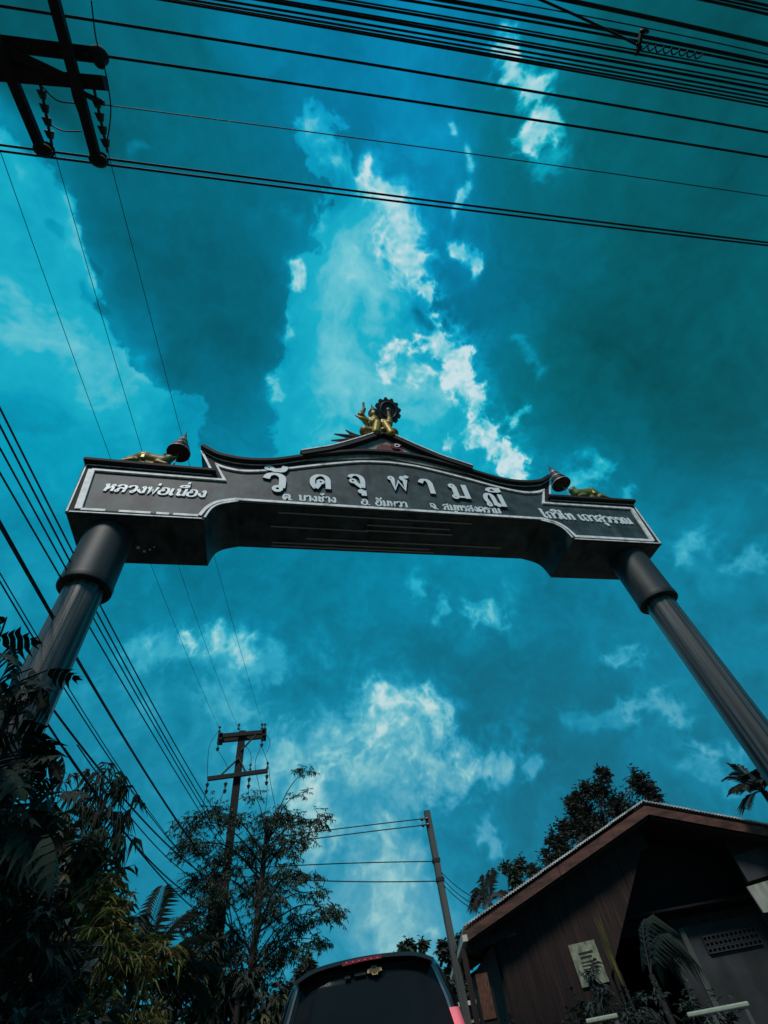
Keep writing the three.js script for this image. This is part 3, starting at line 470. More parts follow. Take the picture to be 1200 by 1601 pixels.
// ---------------------------------------------------------------- figures on the gate
{
  const t = thing('deity_statue', 'gilded seated figure with a raised arm and dark toothed disc on the gable peak', 'statue', [1.98, 9.62, -5.2]);
  t.scale.set(1.02, 1.16, 1.1);
  part('plinth', [box(0.4, 0.14, 0.3, 0, 0.1, 0, 0.03), box(0.3, 0.1, 0.24, 0, 0.2, 0, 0.02)], M.darkBronze, t);
  const y = 0.2;
  const body = part('body', capsuleBody([
    [-0.05, y + 0.1, 0, 0.17, -0.02, y + 0.42, 0, 0.15], [-0.02, y + 0.42, 0, 0.15, 0.0, y + 0.78, 0.02, 0.18], [0, y + 0.78, 0.02, 0.1, 0.02, y + 0.98, 0.04, 0.07],
    [0.02, y + 1.1, 0.05, 0.115, 0.02, y + 1.16, 0.05, 0.11],
    [-0.1, y + 0.12, 0.06, 0.13, -0.34, y + 0.12, 0.22, 0.1], [-0.34, y + 0.12, 0.22, 0.1, -0.06, y + 0.06, 0.3, 0.065], [0.08, y + 0.12, 0.06, 0.13, 0.3, y + 0.14, 0.22, 0.1], [0.3, y + 0.14, 0.22, 0.1, 0.05, y + 0.06, 0.32, 0.065],
    [-0.17, y + 0.84, 0.02, 0.08, -0.32, y + 0.95, 0.1, 0.065], [-0.32, y + 0.95, 0.1, 0.065, -0.22, y + 1.2, 0.12, 0.05], [0.17, y + 0.84, 0.02, 0.08, 0.32, y + 0.7, 0.16, 0.065], [0.32, y + 0.7, 0.16, 0.065, 0.3, y + 0.95, 0.26, 0.05],
  ], 56, 0.05), M.oldGold, t);
  part('crown', new THREE.LatheGeometry([[0.001, 0.46], [0.012, 0.4], [0.03, 0.26], [0.06, 0.2], [0.055, 0.17], [0.09, 0.11], [0.085, 0.08], [0.13, 0.02], [0.125, 0]].map((q) => new THREE.Vector2(...q)), 16).translate(0.02, y + 1.17, 0.05), M.darkBronze, t);
  part('chest_cloth', [box(0.13, 0.5, 0.07, -0.12, y + 0.45, 0.2, 0.03), box(0.12, 0.48, 0.07, 0.15, y + 0.44, 0.2, 0.03)], M.paleGold, t);
  for (const s of [-1, 1]) part('gilded_leg', [new THREE.CapsuleGeometry(0.085, 0.34, 4, 12).rotateZ(s * 0.22).translate(s * 0.13 + 0.03, y + 0.12, 0.32), new THREE.SphereGeometry(0.1, 12, 10).translate(s * 0.17 + 0.03, y + 0.34, 0.3)], M.gold, t);
  part('belt', tube([V(-0.22, y + 0.44, 0.2), V(0.02, y + 0.4, 0.26), V(0.24, y + 0.46, 0.2)], 0.05, 0.05, 8), M.darkBronze, t);
  for (const s of [-1, 1]) part('shoulder_wing', tube([V(s * 0.15, y + 0.7, 0.1), V(s * 0.3, y + 0.74, 0.14), V(s * 0.46, y + 0.9, 0.12)], 0.08, 0.012, 8), M.gold, t);
  part('hand_rod', rod(V(-0.24, y + 1.1, 0.13), V(-0.2, y + 1.5, 0.11), 0.022, 0.03), M.iron, t);
  const disc = part('disc', plate(Array.from({ length: 48 }, (_, i) => { const r = [0.27, 0.32, 0.32, 0.27][i % 4], a = i / 48 * 6.2832; return [r * Math.cos(a), r * Math.sin(a)]; }), -0.035, 0.035), M.iron, t); disc.position.set(0.3, y + 0.98, 0.26); disc.rotation.set(0.5, 0.1, 0);
  part('hub', new THREE.SphereGeometry(0.055, 14, 10).scale(1, 1, 0.6).translate(0, 0, 0.04), M.umbrella, disc); part('ring', new THREE.TorusGeometry(0.19, 0.02, 8, 32).translate(0, 0, 0.037), M.darkBronze, disc);
  for (const [a, b, c] of [[V(-0.2, y + 0.1, 0), V(-0.5, y + 0.12, 0.08), V(-0.72, y + 0.3, 0.1)], [V(-0.2, y - 0.06, 0.05), V(-0.62, y - 0.06, 0.16), V(-1.0, y - 0.06, 0.2)], [V(-0.3, y - 0.1, 0.1), V(-0.7, y - 0.28, 0.22), V(-1.08, y - 0.36, 0.24)]]) part('tail_plume', tube([a, b, c], 0.1, 0.012, 8), M.darkBronze, t);
  part('tail_plume', tube([V(0.2, y, 0), V(0.38, y - 0.12, 0.1), V(0.5, y - 0.3, 0.12)], 0.07, 0.01, 8), M.darkBronze, t);

  const chatra = (label, x, z, s) => {
    const u = thing('tiered_umbrella', label, 'umbrella', [x, 7.98, z], 0, 'tiered umbrellas on the gate shoulders');
    u.scale.set(0.9, 1, 0.9);
    part('pole', rod(V(0, 0.15, 0), V(0, 1.5, 0), 0.016, 0.01), M.umbrella, u);
    for (let i = 0; i < 6; i++) { const r = 0.235 - i * 0.036, y = 0.92 + i * 0.105; part('canopy_tier', new THREE.LatheGeometry([[r, 0], [r, 0.035], [r * 0.74, 0.1], [0.012, 0.115]].map((q) => new THREE.Vector2(...q)), 24).translate(0, y, 0), i % 2 ? M.iron : M.umbrella, u); }
    part('canopy_lining', new THREE.CircleGeometry(0.215, 24).rotateX(Math.PI / 2).translate(0, 0.945, 0), M.darkBronze, u);
    part('finial', new THREE.ConeGeometry(0.022, 0.3, 10).translate(0, 1.66, 0), M.iron, u);
    part('bracket', tube([V(s * 0.02, 0.8, 0), V(s * 0.16, 0.66, 0.02), V(s * 0.1, 0.3, 0.02), V(s * 0.22, 0.05, 0)], 0.014, 0.014, 6), M.whitePaint, u);
    return u;
  };
  chatra('striped metal tiered umbrella over the figure on the left shoulder of the gate', -1.98, -5.2, -1);
  chatra('striped metal tiered umbrella over the figure on the right shoulder of the gate', 6.06, -5.2, 1);
  const beast = (label, x, s, mat) => {
    const b = thing('reclining_figure', label, 'statue', [x, 8.22, -5.14], 0, 'reclining figures on the gate shoulders');
    part('body', capsuleBody([[-0.3 * s, 0.28, 0, 0.13, 0.05 * s, 0.3, 0, 0.17], [0.05 * s, 0.3, 0, 0.17, 0.3 * s, 0.24, 0, 0.1], [-0.3 * s, 0.28, 0, 0.1, -0.4 * s, 0.4, 0.02, 0.085], [-0.25 * s, 0.12, 0.1, 0.07, -0.42 * s, 0.06, 0.12, 0.045], [0.2 * s, 0.12, 0.1, 0.08, 0.36 * s, 0.05, 0.12, 0.045], [0.3 * s, 0.24, 0, 0.06, 0.48 * s, 0.1, 0.02, 0.02], [0, 0.1, 0, 0.12, 0.1, 0.1, 0, 0.1]], 44, 0.05), mat, b);
    b.scale.setScalar(0.9);
    part('plinth', box(0.9, 0.15, 0.3, 0, -0.03, 0, 0.02), M.darkBronze, b);
    part('topknot', [cyl(0.035, 0.028, 0.17, -0.27 * s, 0.42, 0, 12)], M.iron, b);
    part('collar_band', new THREE.TorusGeometry(0.1, 0.02, 8, 20).rotateY(Math.PI / 2).translate(-0.24 * s, 0.3, 0), M.darkBronze, b);
    part('cloth', box(0.08, 0.2, 0.05, 0.03 * s, 0.26, 0.15, 0.02), M.paleGold, b);
  };
  beast('golden reclining figure on the left shoulder of the gate beside the umbrella', -2.42, -1, M.oldGold);
  beast('olive green reclining figure on the right shoulder of the gate beside the umbrella', 6.5, 1, M.greenGlaze);
}

// ---------------------------------------------------------------- poles and lines
function insulator(parent, p, dir, n, r, len) {            // a string of sheds along dir
  const m = part('insulator', [rod(p, p.clone().addScaledVector(dir, len), r * 0.3), ...Array.from({ length: n }, (_, i) => { const c = p.clone().addScaledVector(dir, len * (0.15 + 0.62 * i / Math.max(1, n - 1))); return rod(c, c.clone().addScaledVector(dir, len * 0.55 / n), r, r * 0.55, 14); })], M.porcelain, parent); return m;
}
{
  const t = thing('utility_pole', 'dark concrete pole with doubled crossarms both ways at the upper left corner', 'utility pole', [-3.78, 0, -0.02]);
  const X = (x) => x + 3.78, Z = (z) => z + 0.02;
  part('pole', beam(V(0.02, 0, -0.05), V(0.02, 9.6, -0.05), 0.24, 0.24), M.darkPole, t);
  part('crossarm', beam(V(X(-4.9), 9.05, Z(-0.1)), V(X(-2.4), 9.05, Z(0.147)), 0.14, 0.15), M.darkPole, t);
  part('crossarm', beam(V(X(-4.9), 9.0, Z(-0.4)), V(X(-2.37), 9.0, Z(-0.09)), 0.135, 0.15), M.darkPole, t);
  part('arm_cap', [new THREE.SphereGeometry(0.105, 16, 12).scale(1, 1, 0.9).translate(X(-2.41), 9.04, Z(0.145)), rod(V(X(-2.4), 9.03, Z(0.14)), V(X(-2.39), 8.95, Z(0.07)), 0.075, 0.06)], M.darkPole, t);
  for (const [xa, za, xb, zb] of [[-2.8, 1.0, -2.57, -0.86], [-3.66, 1.1, -3.19, -0.87]]) {
    part('crossarm', beam(V(X(xa), 8.9, Z(za)), V(X(xb), 8.9, Z(zb)), 0.105, 0.1), M.darkPole, t);
    insulator(t, V(X(xb), 8.94, Z(zb)), V(0, 1, 0), 3, 0.08, 0.2); part('arm_end', new THREE.SphereGeometry(0.1, 14, 10).scale(1.1, 0.8, 0.8).translate(X(xb) + 0.02, 8.88, Z(zb)), M.darkPole, t);
  }
  part('brace', [beam(V(X(-3.5), 8.93, Z(0.03)), V(X(-2.72), 8.93, Z(-0.14)), 0.1, 0.04)], M.darkPole, t); part('brace_plate', [plate([[0, 0], [0.6, 0.1], [0.36, 0.26], [0, 0.24]], 0, 0.03).rotateX(-Math.PI / 2).translate(X(-3.46), 8.94, Z(0.02))], M.darkPole, t);
  insulator(t, V(X(-3.08), 8.98, Z(-0.2)), V(0.0, -0.03, -0.52).normalize(), 4, 0.06, 0.6); insulator(t, V(X(-2.5), 8.98, Z(-0.17)), V(0.05, -0.03, -0.52).normalize(), 4, 0.06, 0.6);
  for (const [x, z] of [[-3.1, 0.07], [-2.75, 0.1], [-2.5, 0.13], [-3.0, -0.17], [-2.6, -0.12]]) part('bolt', rod(V(X(x), 8.9, Z(z)), V(X(x) + 0.01, 9.24, Z(z) + 0.01), 0.012), M.iron, t);
  part('arm_bolt', [rod(V(X(-2.68), 8.96, Z(-0.22)), V(X(-2.4), 8.95, Z(-0.28)), 0.03)], M.iron, t);
  const jump = (...p) => part('jumper', tube(p.map((q) => V(X(q[0]), q[1], Z(q[2]))), 0.008, 0.008, 5), M.cable, t);
  jump([-2.38, 8.95, 0.58], [-2.37, 8.9, 0.25], [-2.33, 8.9, 0.08], [-2.31, 8.88, -0.28], [-2.38, 8.9, -0.54], [-2.44, 8.95, -0.66]); jump([-3.07, 8.96, -0.6], [-2.9, 8.9, -0.63], [-2.7, 8.92, -0.6]); jump([-2.76, 9.0, -0.16], [-2.71, 8.88, -0.3], [-2.66, 8.9, -0.52]); jump([-3.08, 9.0, -0.25], [-2.9, 8.9, -0.35], [-2.72, 8.92, -0.34]);
}
{
  const t = thing('utility_pole', 'dark pole with two crossarms rising out of the leafy tree left of the car', 'utility pole', [-0.95, 0, -17]);
  part('pole', beam(V(-0.06, 0, 0), V(0.02, 9.2, 0), 0.23, 0.23), M.darkPole, t);
  for (const z of [-0.17, 0.17]) part('crossarm', beam(V(-0.72, 9.0, z), V(0.8, 9.08, z), 0.1, 0.13), M.wood, t);
  for (const x of [-0.7, 0.78]) part('end_block', box(0.15, 0.24, 0.44, x, 9.02 + x * 0.05, 0), M.darkPole, t);
  part('crossarm', beam(V(-0.9, 7.62, 0.22), V(0.98, 7.76, 0.22), 0.1, 0.12), M.wood, t);
  for (const [x, y] of [[-0.72, 8.82], [0.72, 8.88], [-0.88, 7.52], [-0.32, 7.5], [0.4, 7.6], [0.96, 7.66]]) insulator(t, V(x, y, 0.22), V(0, -1, 0), 2, 0.06, 0.32);
  for (const [x, y] of [[-0.76, 9.16], [-0.12, 9.22], [0.68, 9.2], [0.78, 9.2], [0.4, 7.84], [0.96, 7.86]]) insulator(t, V(x, y, 0.1), V(0, 1, 0), 2, 0.05, 0.22);
  part('brace', [rod(V(-0.6, 7.62, 0.2), V(0, 8.25, 0.15), 0.03), rod(V(0.3, 7.7, 0.2), V(0, 8.25, 0.15), 0.03), rod(V(0.5, 8.98, 0.2), V(0.05, 8.5, 0.15), 0.03)], M.iron, t);
  const jump = (...p) => part('jumper', tube(p.map((q) => V(...q)), 0.009, 0.009, 5), M.cable, t);
  jump([-0.76, 9.2, 0.2], [-0.98, 8.7, 0.25], [-0.98, 8.2, 0.25], [-0.9, 7.6, 0.25]); jump([-0.7, 8.5, 0.2], [-0.5, 8.2, 0.3], [-0.3, 7.9, 0.25]); jump([0.72, 8.55, 0.25], [0.95, 8.0, 0.3], [1.1, 7.3, 0.3], [1.3, 6.6, 0.2]); jump([0.1, 8.7, 0.25], [0.38, 8.3, 0.3], [0.4, 7.6, 0.25], [0.42, 6.8, 0.2]); jump([-0.88, 7.5, 0.25], [-0.9, 6.7, 0.25], [-0.85, 6.2, 0.2]); jump([-0.3, 7.4, 0.25], [-0.42, 6.9, 0.2], [-0.4, 6.4, 0.2]); jump([0.96, 7.6, 0.25], [1.0, 6.9, 0.2], [0.95, 6.4, 0.2]); jump([0.8, 9.0, 0.3], [1.0, 8.6, 0.4], [0.9, 8.3, 0.3]);
  jump([0.72, 8.6, 0.25], [0.55, 8.0, 0.3], [0.7, 7.4, 0.25], [0.85, 6.9, 0.25]);
}
{
  const t = thing('utility_pole', 'slender grey concrete pole standing between the car and the brown house', 'utility pole', [4.72, 0, -14.78]);
  part('pole', beam(V(0.02, 0, 0), V(-0.1, 5.62, 0), 0.155, 0.155), M.concrete, t);
  for (const y of [5.25, 5.4]) insulator(t, V(-0.12, y, 0.08), V(-1, 0, 0), 2, 0.06, 0.22);
  part('clamp', [box(0.19, 0.08, 0.19, -0.06, 4.0, 0), box(0.19, 0.08, 0.19, -0.075, 4.42, 0)], M.iron, t);
  part('bracket', [tube([V(0, 2.62, 0.1), V(0.25, 2.45, 0.12), V(0.55, 2.35, 0.12)], 0.06, 0.04, 6)], M.iron, t);
}
const ORD = ['lowest', 'second lowest', 'third lowest', 'fourth lowest', 'fifth lowest', 'sixth lowest', 'seventh lowest', 'eighth lowest', 'ninth lowest', 'tenth lowest', 'eleventh lowest', 'topmost'];
function wire(name, [pts, r], label, category, group, extra = 1) {
  const [a, m, b] = pts.map((p) => V(...p)), d = b.clone().sub(a), t = clamp(m.clone().sub(a).dot(d) / d.lengthSq(), 0.05, 0.95);
  // the parabola through a, m and b
  const c = m.clone().sub(a.clone().multiplyScalar((1 - t) ** 2)).sub(b.clone().multiplyScalar(t * t)).divideScalar(2 * t * (1 - t));
  const curve = new THREE.QuadraticBezierCurve3(a, c, b), o = part(name, new THREE.TubeGeometry(curve, 24, r * extra, 6), M.cable);
  return tag(o, label, category, group);
}
const OVER = 'lines crossing over the road';
wire('power_line', [[[-4.6, 9.2, 0.26], [0.91, 9.2, 0.71], [9, 9.2, 1.27]], 0.016], 'black line crossing the sky just below the cable bundle', 'power line', OVER);
wire('power_line', [[[-2.38, 9.05, 0.15], [0.94, 9.05, 0.42], [9, 9.05, 1.0]], 0.016], 'black line crossing from the rounded crossarm end of the corner pole', 'power line', OVER);
wire('power_line', [[[-2.5, 8.9, -0.3], [0.97, 8.6, -0.02], [8.1, 8.6, 0.49]], 0.006], 'hair thin line crossing the sky between the thicker black lines', 'power line', OVER);
wire('power_line', [[[-4.6, 9.05, -0.98], [1.13, 9.05, -0.6], [9.16, 9.05, -0.03]], 0.015], 'upper line of the close pair crossing the sky lowest', 'power line', OVER);
wire('power_line', [[[-4.6, 9.05, -1.04], [1.14, 9.05, -0.66], [9.19, 9.05, -0.06]], 0.015], 'lower line of the close pair crossing the sky lowest', 'power line', OVER);
{
  const B = [[[[-2.95,7.00,0.41],[0.63,7.00,0.70],[5.65,7.00,1.06]],0.009],[[[-2.99,7.07,0.42],[0.63,7.07,0.72],[5.69,7.07,1.10]],0.009],[[[-3.02,7.14,0.44],[0.63,7.14,0.75],[5.74,7.14,1.14]],0.009],[[[-3.04,7.21,0.47],[0.64,7.21,0.79],[5.77,7.21,1.18]],0.010],[[[-3.06,7.28,0.52],[0.63,7.28,0.84],[5.80,7.28,1.23]],0.013],[[[-2.91,7.00,0.51],[0.60,7.00,0.82],[5.50,7.00,1.21]],0.008],[[[-3.2,7.07,0.52],[0.60,7.07,0.88],[5.52,7.07,1.26]],0.011],[[[-3.2,7.14,0.56],[0.60,7.14,0.91],[5.56,7.14,1.31]],0.007],[[[-3.00,7.21,0.59],[2.45,7.21,1.14],[5.58,7.21,1.36]],0.011],[[[-3.02,7.28,0.62],[2.46,7.28,1.19],[5.62,7.28,1.40]],0.017],[[[-2.88,7.00,0.60],[2.32,7.00,1.19],[5.32,7.00,1.38]],0.005],[[[-2.84,7.07,0.82],[2.96,7.07,1.32],[5.32,7.07,1.46]],0.018]];
  B.forEach((w, i) => wire('cable', w, `${ORD[i]} black cable of the bundle sagging across the top of the view`, 'cable', 'cables of the bundle over the road', 1));
  [[[[0.5,7.14,1.2],[3.91,7.14,1.58],[5.8,7.14,1.67]],0.012],[[[0.5,7.21,1.22],[4.05,7.21,1.63],[5.8,7.21,1.73]],0.009],[[[0.5,7.28,1.25],[4.18,7.28,1.68],[5.8,7.28,1.78]],0.012]].forEach((w, i) => wire('cable', w, `${['lower', 'middle', 'upper'][i]} black cable of the three cutting the top right corner`, 'cable', 'cables in the top right corner'));
  wire('cable', [[[1.2, 7.3, 1.3], [2.4, 7.2, 1.225], [3.14, 7.15, 1.15]], 0.011], 'short black cable slanting down into the spacer of the bundle', 'cable');
  const s = thing('cable_spacer', 'small dark spacer clamp on the cable bundle at upper right', 'cable clamp', [3.12, 7.18, 1.16]);
  part('bar', [beam(V(0, -0.02, -0.07), V(-0.02, 0.02, 0.12), 0.03, 0.04)], M.iron, s); part('clip', [new THREE.TorusGeometry(0.035, 0.012, 6, 12).translate(0, 0, 0.1)], M.iron, s); part('coil', tube(Array.from({ length: 40 }, (_, i) => V(i * 0.018, 0.022 * Math.sin(i * 1.3), 0.022 * Math.cos(i * 1.3) + i * 0.0016)), 0.007, 0.007, 5, 120), M.cable, s);
}
{
  const L = 'lines running along the left side of the road';
  const A = [[[[-3.19,6.32,-2.62],[-2.65,6.18,-6.43],[-1.18,6.32,-16.96]],0.011],[[[-3.11,6.09,-2.72],[-2.61,5.96,-6.31],[-1.15,6.09,-16.96]],0.011],[[[-3.07,5.89,-2.90],[-2.60,5.82,-6.28],[-1.12,5.89,-16.96]],0.010],[[[-3.03,5.68,-3.09],[-2.60,5.65,-6.21],[-1.09,5.68,-16.96]],0.010]];
  A.forEach((w, i) => wire('power_line', w, `${['topmost', 'second', 'third', 'fourth'][i]} of the four parallel black lines passing behind the left column`, 'power line', L));
  wire('cable', [[[-2.88,5.20,-3.30],[-2.57,5.09,-5.98],[-1.29,5.20,-16.95]],0.012], 'thick black twisted cable below the four parallel lines at left', 'cable', L);
  wire('cable', [[[-2.86,5.14,-3.33],[-2.56,5.05,-5.95],[-1.28,5.14,-16.95]],0.010], 'thinner cable strung just under the thick twisted cable at left', 'cable', L);
  wire('cable', [[[-2.78,4.79,-3.76],[-2.53,4.66,-5.88],[-1.23,4.79,-16.96]],0.006], 'upper of two thin grey cables low behind the left column', 'cable', L);
  wire('cable', [[[-2.87,4.86,-3.96],[-2.61,4.71,-6.05],[-1.24,4.86,-16.95]],0.008], 'lower of two thin grey cables low behind the left column', 'cable', L);
  wire('cable', [[[-3.20,5.01,-6.01],[-2.80,4.84,-8.36],[-1.35,5.01,-16.95]],0.015], 'thick black cable coming out from the lobed leaves at left', 'cable', L);
  wire('cable', [[[-2.82,4.44,-5.24],[-2.54,4.22,-7.31],[-1.27,4.44,-16.95]],0.013], 'thick black cable reaching the top of the drooping leafy tree', 'cable', L);
  wire('cable', [[[-2.46,4.10,-6.48],[-2.10,3.95,-9.55],[-1.22,4.10,-16.96]],0.012], 'lowest sagging cable between the drooping tree and the crossarm pole', 'cable', L);
  wire('cable', [[[-3.05,5.06,-8.48],[-2.3,4.6,-11.37],[-1.36,4.9,-16.95]],0.010], 'slack sagging cable right of the drooping leafy tree', 'cable', L);
  const T = 'thin lines between the two crossarm poles';
  wire('power_line', [[[-3.77,9.05,-0.65],[-3.35,8.92,-4.00],[-1.71,9.29,-16.91]],0.0045], 'hair thin line running to the left end of the top crossarm', 'power line', T);
  wire('power_line', [[[-3.08,8.95,-0.72],[-2.67,8.85,-4.47],[-1.09,9.33,-16.96]],0.0045], 'hair thin line from the left insulator string to the pole top', 'power line', T);
  wire('power_line', [[[-2.45,8.95,-0.69],[-2.04,8.88,-3.64],[-0.23,9.36,-17.00]],0.0045], 'hair thin line from the right insulator string to the crossarm end', 'power line', T);
  const R = 'lines between the crossarm pole and the slender pole';
  wire('power_line', [[[4.46,5.42,-14.75],[1.27,5.71,-16.12],[-0.90,5.86,-16.98]],0.014], 'upper of two lines tied to the top of the slender pole', 'power line', R);
  wire('power_line', [[[4.46,5.26,-14.75],[1.36,5.53,-16.09],[-0.87,5.66,-16.98]],0.014], 'lower of two lines tied to the top of the slender pole', 'power line', R);
  wire('cable', [[[4.60,4.41,-14.80],[1.27,4.92,-16.08],[-1.03,5.21,-16.97]],0.013], 'upper of two cables tied halfway up the slender pole', 'cable', R);
  wire('cable', [[[4.59,3.98,-14.80],[1.61,4.50,-15.94],[-1.11,5.10,-16.96]],0.013], 'lower of two cables tied halfway up the slender pole', 'cable', R);
  [[[[4.71,4.18,-14.77],[4.80,3.52,-13.62],[4.89,3.06,-12.47]],0.010],[[[4.71,4.04,-14.77],[4.78,3.41,-13.67],[4.87,2.95,-12.49]],0.010],[[[4.71,3.90,-14.77],[4.77,3.32,-13.70],[4.84,2.85,-12.50]],0.010]].forEach((w, i) => wire('cable', w, `${['upper', 'middle', 'lower'][i]} of three drop cables from the slender pole to the house eave`, 'cable', 'drop cables to the house'));
}

// ---------------------------------------------------------------- the house
{
  const t = thing('house', 'dark brown timber house with a low gable roof and rust red bargeboards', 'house', [8.738, 0, -10.939], -0.2486);
  const apexY = 4.2, eaveY = 2.64, half = 4.72, slope = Math.atan2(apexY - eaveY, half), depth = 8;
  // roof: corrugated sheets, their waves seen along the gable edge
  for (const s of [-1, 1]) {
    const n = 5, L = half / Math.cos(slope) + 0.02;
    for (let k = 0; k < n; k++) {
      const a = k / n * L, b = (k + 1) / n * L + (k < n - 1 ? 0.06 : 0), steps = 90, pos = [], idx = [];
      for (let i = 0; i <= steps; i++) { const u = lerp(a, b, i / steps), w = 0.011 * Math.sin(u * 95) + 0.008 * (n - k); for (const z of [0.08, -depth]) pos.push(s * (u * Math.cos(slope) - w * Math.sin(slope) * -1), apexY + 0.05 - u * Math.sin(slope) + w * Math.cos(slope), z); }
      for (let i = 0; i < steps; i++) idx.push(i * 2, i * 2 + 1, i * 2 + 2, i * 2 + 1, i * 2 + 3, i * 2 + 2);
      const g = new THREE.BufferGeometry(); g.setAttribute('position', new THREE.Float32BufferAttribute(pos, 3)); g.setIndex(idx); g.computeVertexNormals();
      const uv = []; for (let i = 0; i < pos.length; i += 3) uv.push(pos[i], pos[i + 2]); g.setAttribute('uv', new THREE.Float32BufferAttribute(uv, 2));
      part('roof_sheet', g, M.roofSheet, t);
      part('sheet_edge', ribbon(Array.from({ length: steps + 1 }, (_, i) => [s * pos[i * 6], pos[i * 6 + 1] - 0.012]).sort((p, q) => p[0] - q[0]).map((p) => [p[0] * s, p[1]]), 0.022, 0.081, 0.095), M.roofSheet, t);
    }
    const rake = [[0, apexY], [s * half, eaveY]], off = (d) => rake.map(([x, y]) => [x, y - d]).sort((p, q) => p[0] - q[0]);
    const mid = (f) => [s * half * f, lerp(apexY, eaveY, f)];
    for (const [f0, f1] of [[0, 0.52], [0.523, 1]]) part('bargeboard', plate([[mid(f0)[0], mid(f0)[1] - 0.01], [mid(f1)[0], mid(f1)[1] - 0.01], [mid(f1)[0], mid(f1)[1] - 0.19], [mid(f0)[0], mid(f0)[1] - 0.19]], 0.0, 0.045), M.fascia, t);
    part('soffit', plate([[s * 0.02, apexY - 0.22], [s * half, eaveY - 0.2], [s * half, eaveY - 0.24], [s * 0.02, apexY - 0.26]], -depth, -0.02), M.board[2], t);
    part('gutter', [beam(V(s * (half + 0.04), eaveY - 0.14, 0.05), V(s * (half + 0.04), eaveY - 0.14, -depth), 0.1, 0.1)], M.whitePaint, t);
  }
  // wall of upright boards; the entrance recess is left open
  const r = rng(5), warp = () => (r() - 0.5) * 0.012, roofAt = (x) => lerp(apexY, eaveY, Math.abs(x) / half) - 0.25, openL = (y) => -0.38 + (y - 3.42) * 0.905, W = 0.21;
  for (let x = -4.1; x < -0.3; x += W) {
    const x1 = x + W - 0.003, z = -0.5 + 0.02 * r(), ob = (xx) => clamp((xx + 0.38) / 0.905 + 3.42, 0, 9);
    const full = x1 < -1.95, bottomA = full ? 0 : Math.max(0, Math.min(ob(x), 3.5)), bottomB = full ? 0 : Math.max(0, Math.min(ob(x1), 3.5));
    if (roofAt(x1) - bottomB < 0.05) continue;
    part('board', plate([[x, bottomA], [x1, bottomB], [x1, roofAt(x1)], [x, roofAt(x)]], z - 0.03, z), M.board[Math.floor(r() * 3)], t);
  }
  for (let x = 1.62; x < 4.4; x += W) part('board', plate([[x, 2.6], [x + W - 0.008, 2.6], [x + W - 0.008, roofAt(x + W)], [x, roofAt(x)]], -0.53, -0.5 + 0.02 * r()), M.board[Math.floor(r() * 3)], t);
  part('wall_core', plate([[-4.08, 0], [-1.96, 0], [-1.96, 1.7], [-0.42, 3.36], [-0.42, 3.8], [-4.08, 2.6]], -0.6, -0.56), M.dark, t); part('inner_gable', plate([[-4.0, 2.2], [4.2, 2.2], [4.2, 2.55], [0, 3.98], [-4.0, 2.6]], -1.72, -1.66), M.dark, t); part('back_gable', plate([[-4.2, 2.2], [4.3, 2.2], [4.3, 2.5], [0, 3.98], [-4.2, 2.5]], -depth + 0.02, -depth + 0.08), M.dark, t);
  for (const x of [-4.1, 4.3]) part('side_wall', box(0.1, 2.4, depth - 0.6, x, 1.2, -depth / 2 - 0.3), M.board[1], t);
  part('back_wall', box(8.4, 2.5, 0.1, 0.1, 1.25, -depth + 0.1), M.board[2], t);
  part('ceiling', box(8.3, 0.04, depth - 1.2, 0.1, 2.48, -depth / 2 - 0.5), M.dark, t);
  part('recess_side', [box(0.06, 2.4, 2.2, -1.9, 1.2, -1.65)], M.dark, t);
  // plastered inner wall with a pilaster and ventilation blocks
  part('inner_wall', box(3.0, 2.2, 0.1, 1.25, 1.1, -1.56), M.plaster, t);
  part('pilaster', [box(0.12, 2.18, 0.08, 0.15, 1.09, -1.47, 0.01)], M.concrete, t); part('pilaster', [box(0.1, 2.18, 0.08, 2.08, 1.09, -1.47, 0.01)], M.plaster, t);
  part('wall_plate', box(3.0, 0.14, 0.14, 1.25, 2.27, -1.55), M.board[0], t);
  {
    const s = new THREE.Shape([[-0.1, -0.045], [0.1, -0.045], [0.1, 0.045], [-0.1, 0.045]].map((q) => new THREE.Vector2(...q)));
    for (const x of [-0.05, 0.05]) s.holes.push(new THREE.Path([[x - 0.036, -0.026], [x + 0.036, -0.026], [x + 0.036, 0.026], [x - 0.036, 0.026]].map((q) => new THREE.Vector2(...q))));
    const g = new THREE.ExtrudeGeometry(s, { depth: 0.05, bevelEnabled: false });
    for (let j = 0; j < 3; j++) for (let i = 0; i < 6; i++) { const b = part('vent_block', g, M.plaster, t); b.position.set(0.62 + i * 0.206, 1.75 + j * 0.097, -1.505); }
    part('vent_back', box(1.26, 0.3, 0.01, 1.135, 1.847, -1.504), M.dark, t);
  }
  // pale panels on the right of the front
  part('pale_panel', plate([[1.62, 2.62], [2.6, 2.7], [2.6, 3.2], [1.6, 3.08]], -0.46, -0.43), M.plaster, t).userData.label = 'grey green panel under the right gable slope';
  part('pale_panel', plate([[1.54, 2.1], [2.6, 2.1], [2.6, 2.62], [1.5, 2.54]], -0.44, -0.4), M.pale, t).userData.label = 'pale weathered panel at the right edge';
  part('post', box(0.12, 2.4, 0.12, 2.2, 1.2, -0.5), M.board[0], t);
  // left porch corner: posts and a brick pier
  part('pier', box(0.34, 1.75, 0.3, -4.55, 0.9, -0.5), M.dark, t); part('brick_patch', box(0.24, 0.62, 0.02, -4.55, 1.68, -0.335), M.brick, t);
  part('post', box(0.1, 2.35, 0.1, -4.82, 1.2, -0.2), M.board[0], t);
  part('tie_beam', [beam(V(-4.7, 2.36, -0.25), V(-3.7, 2.5, -0.25), 0.08, 0.12)], M.board[1], t);

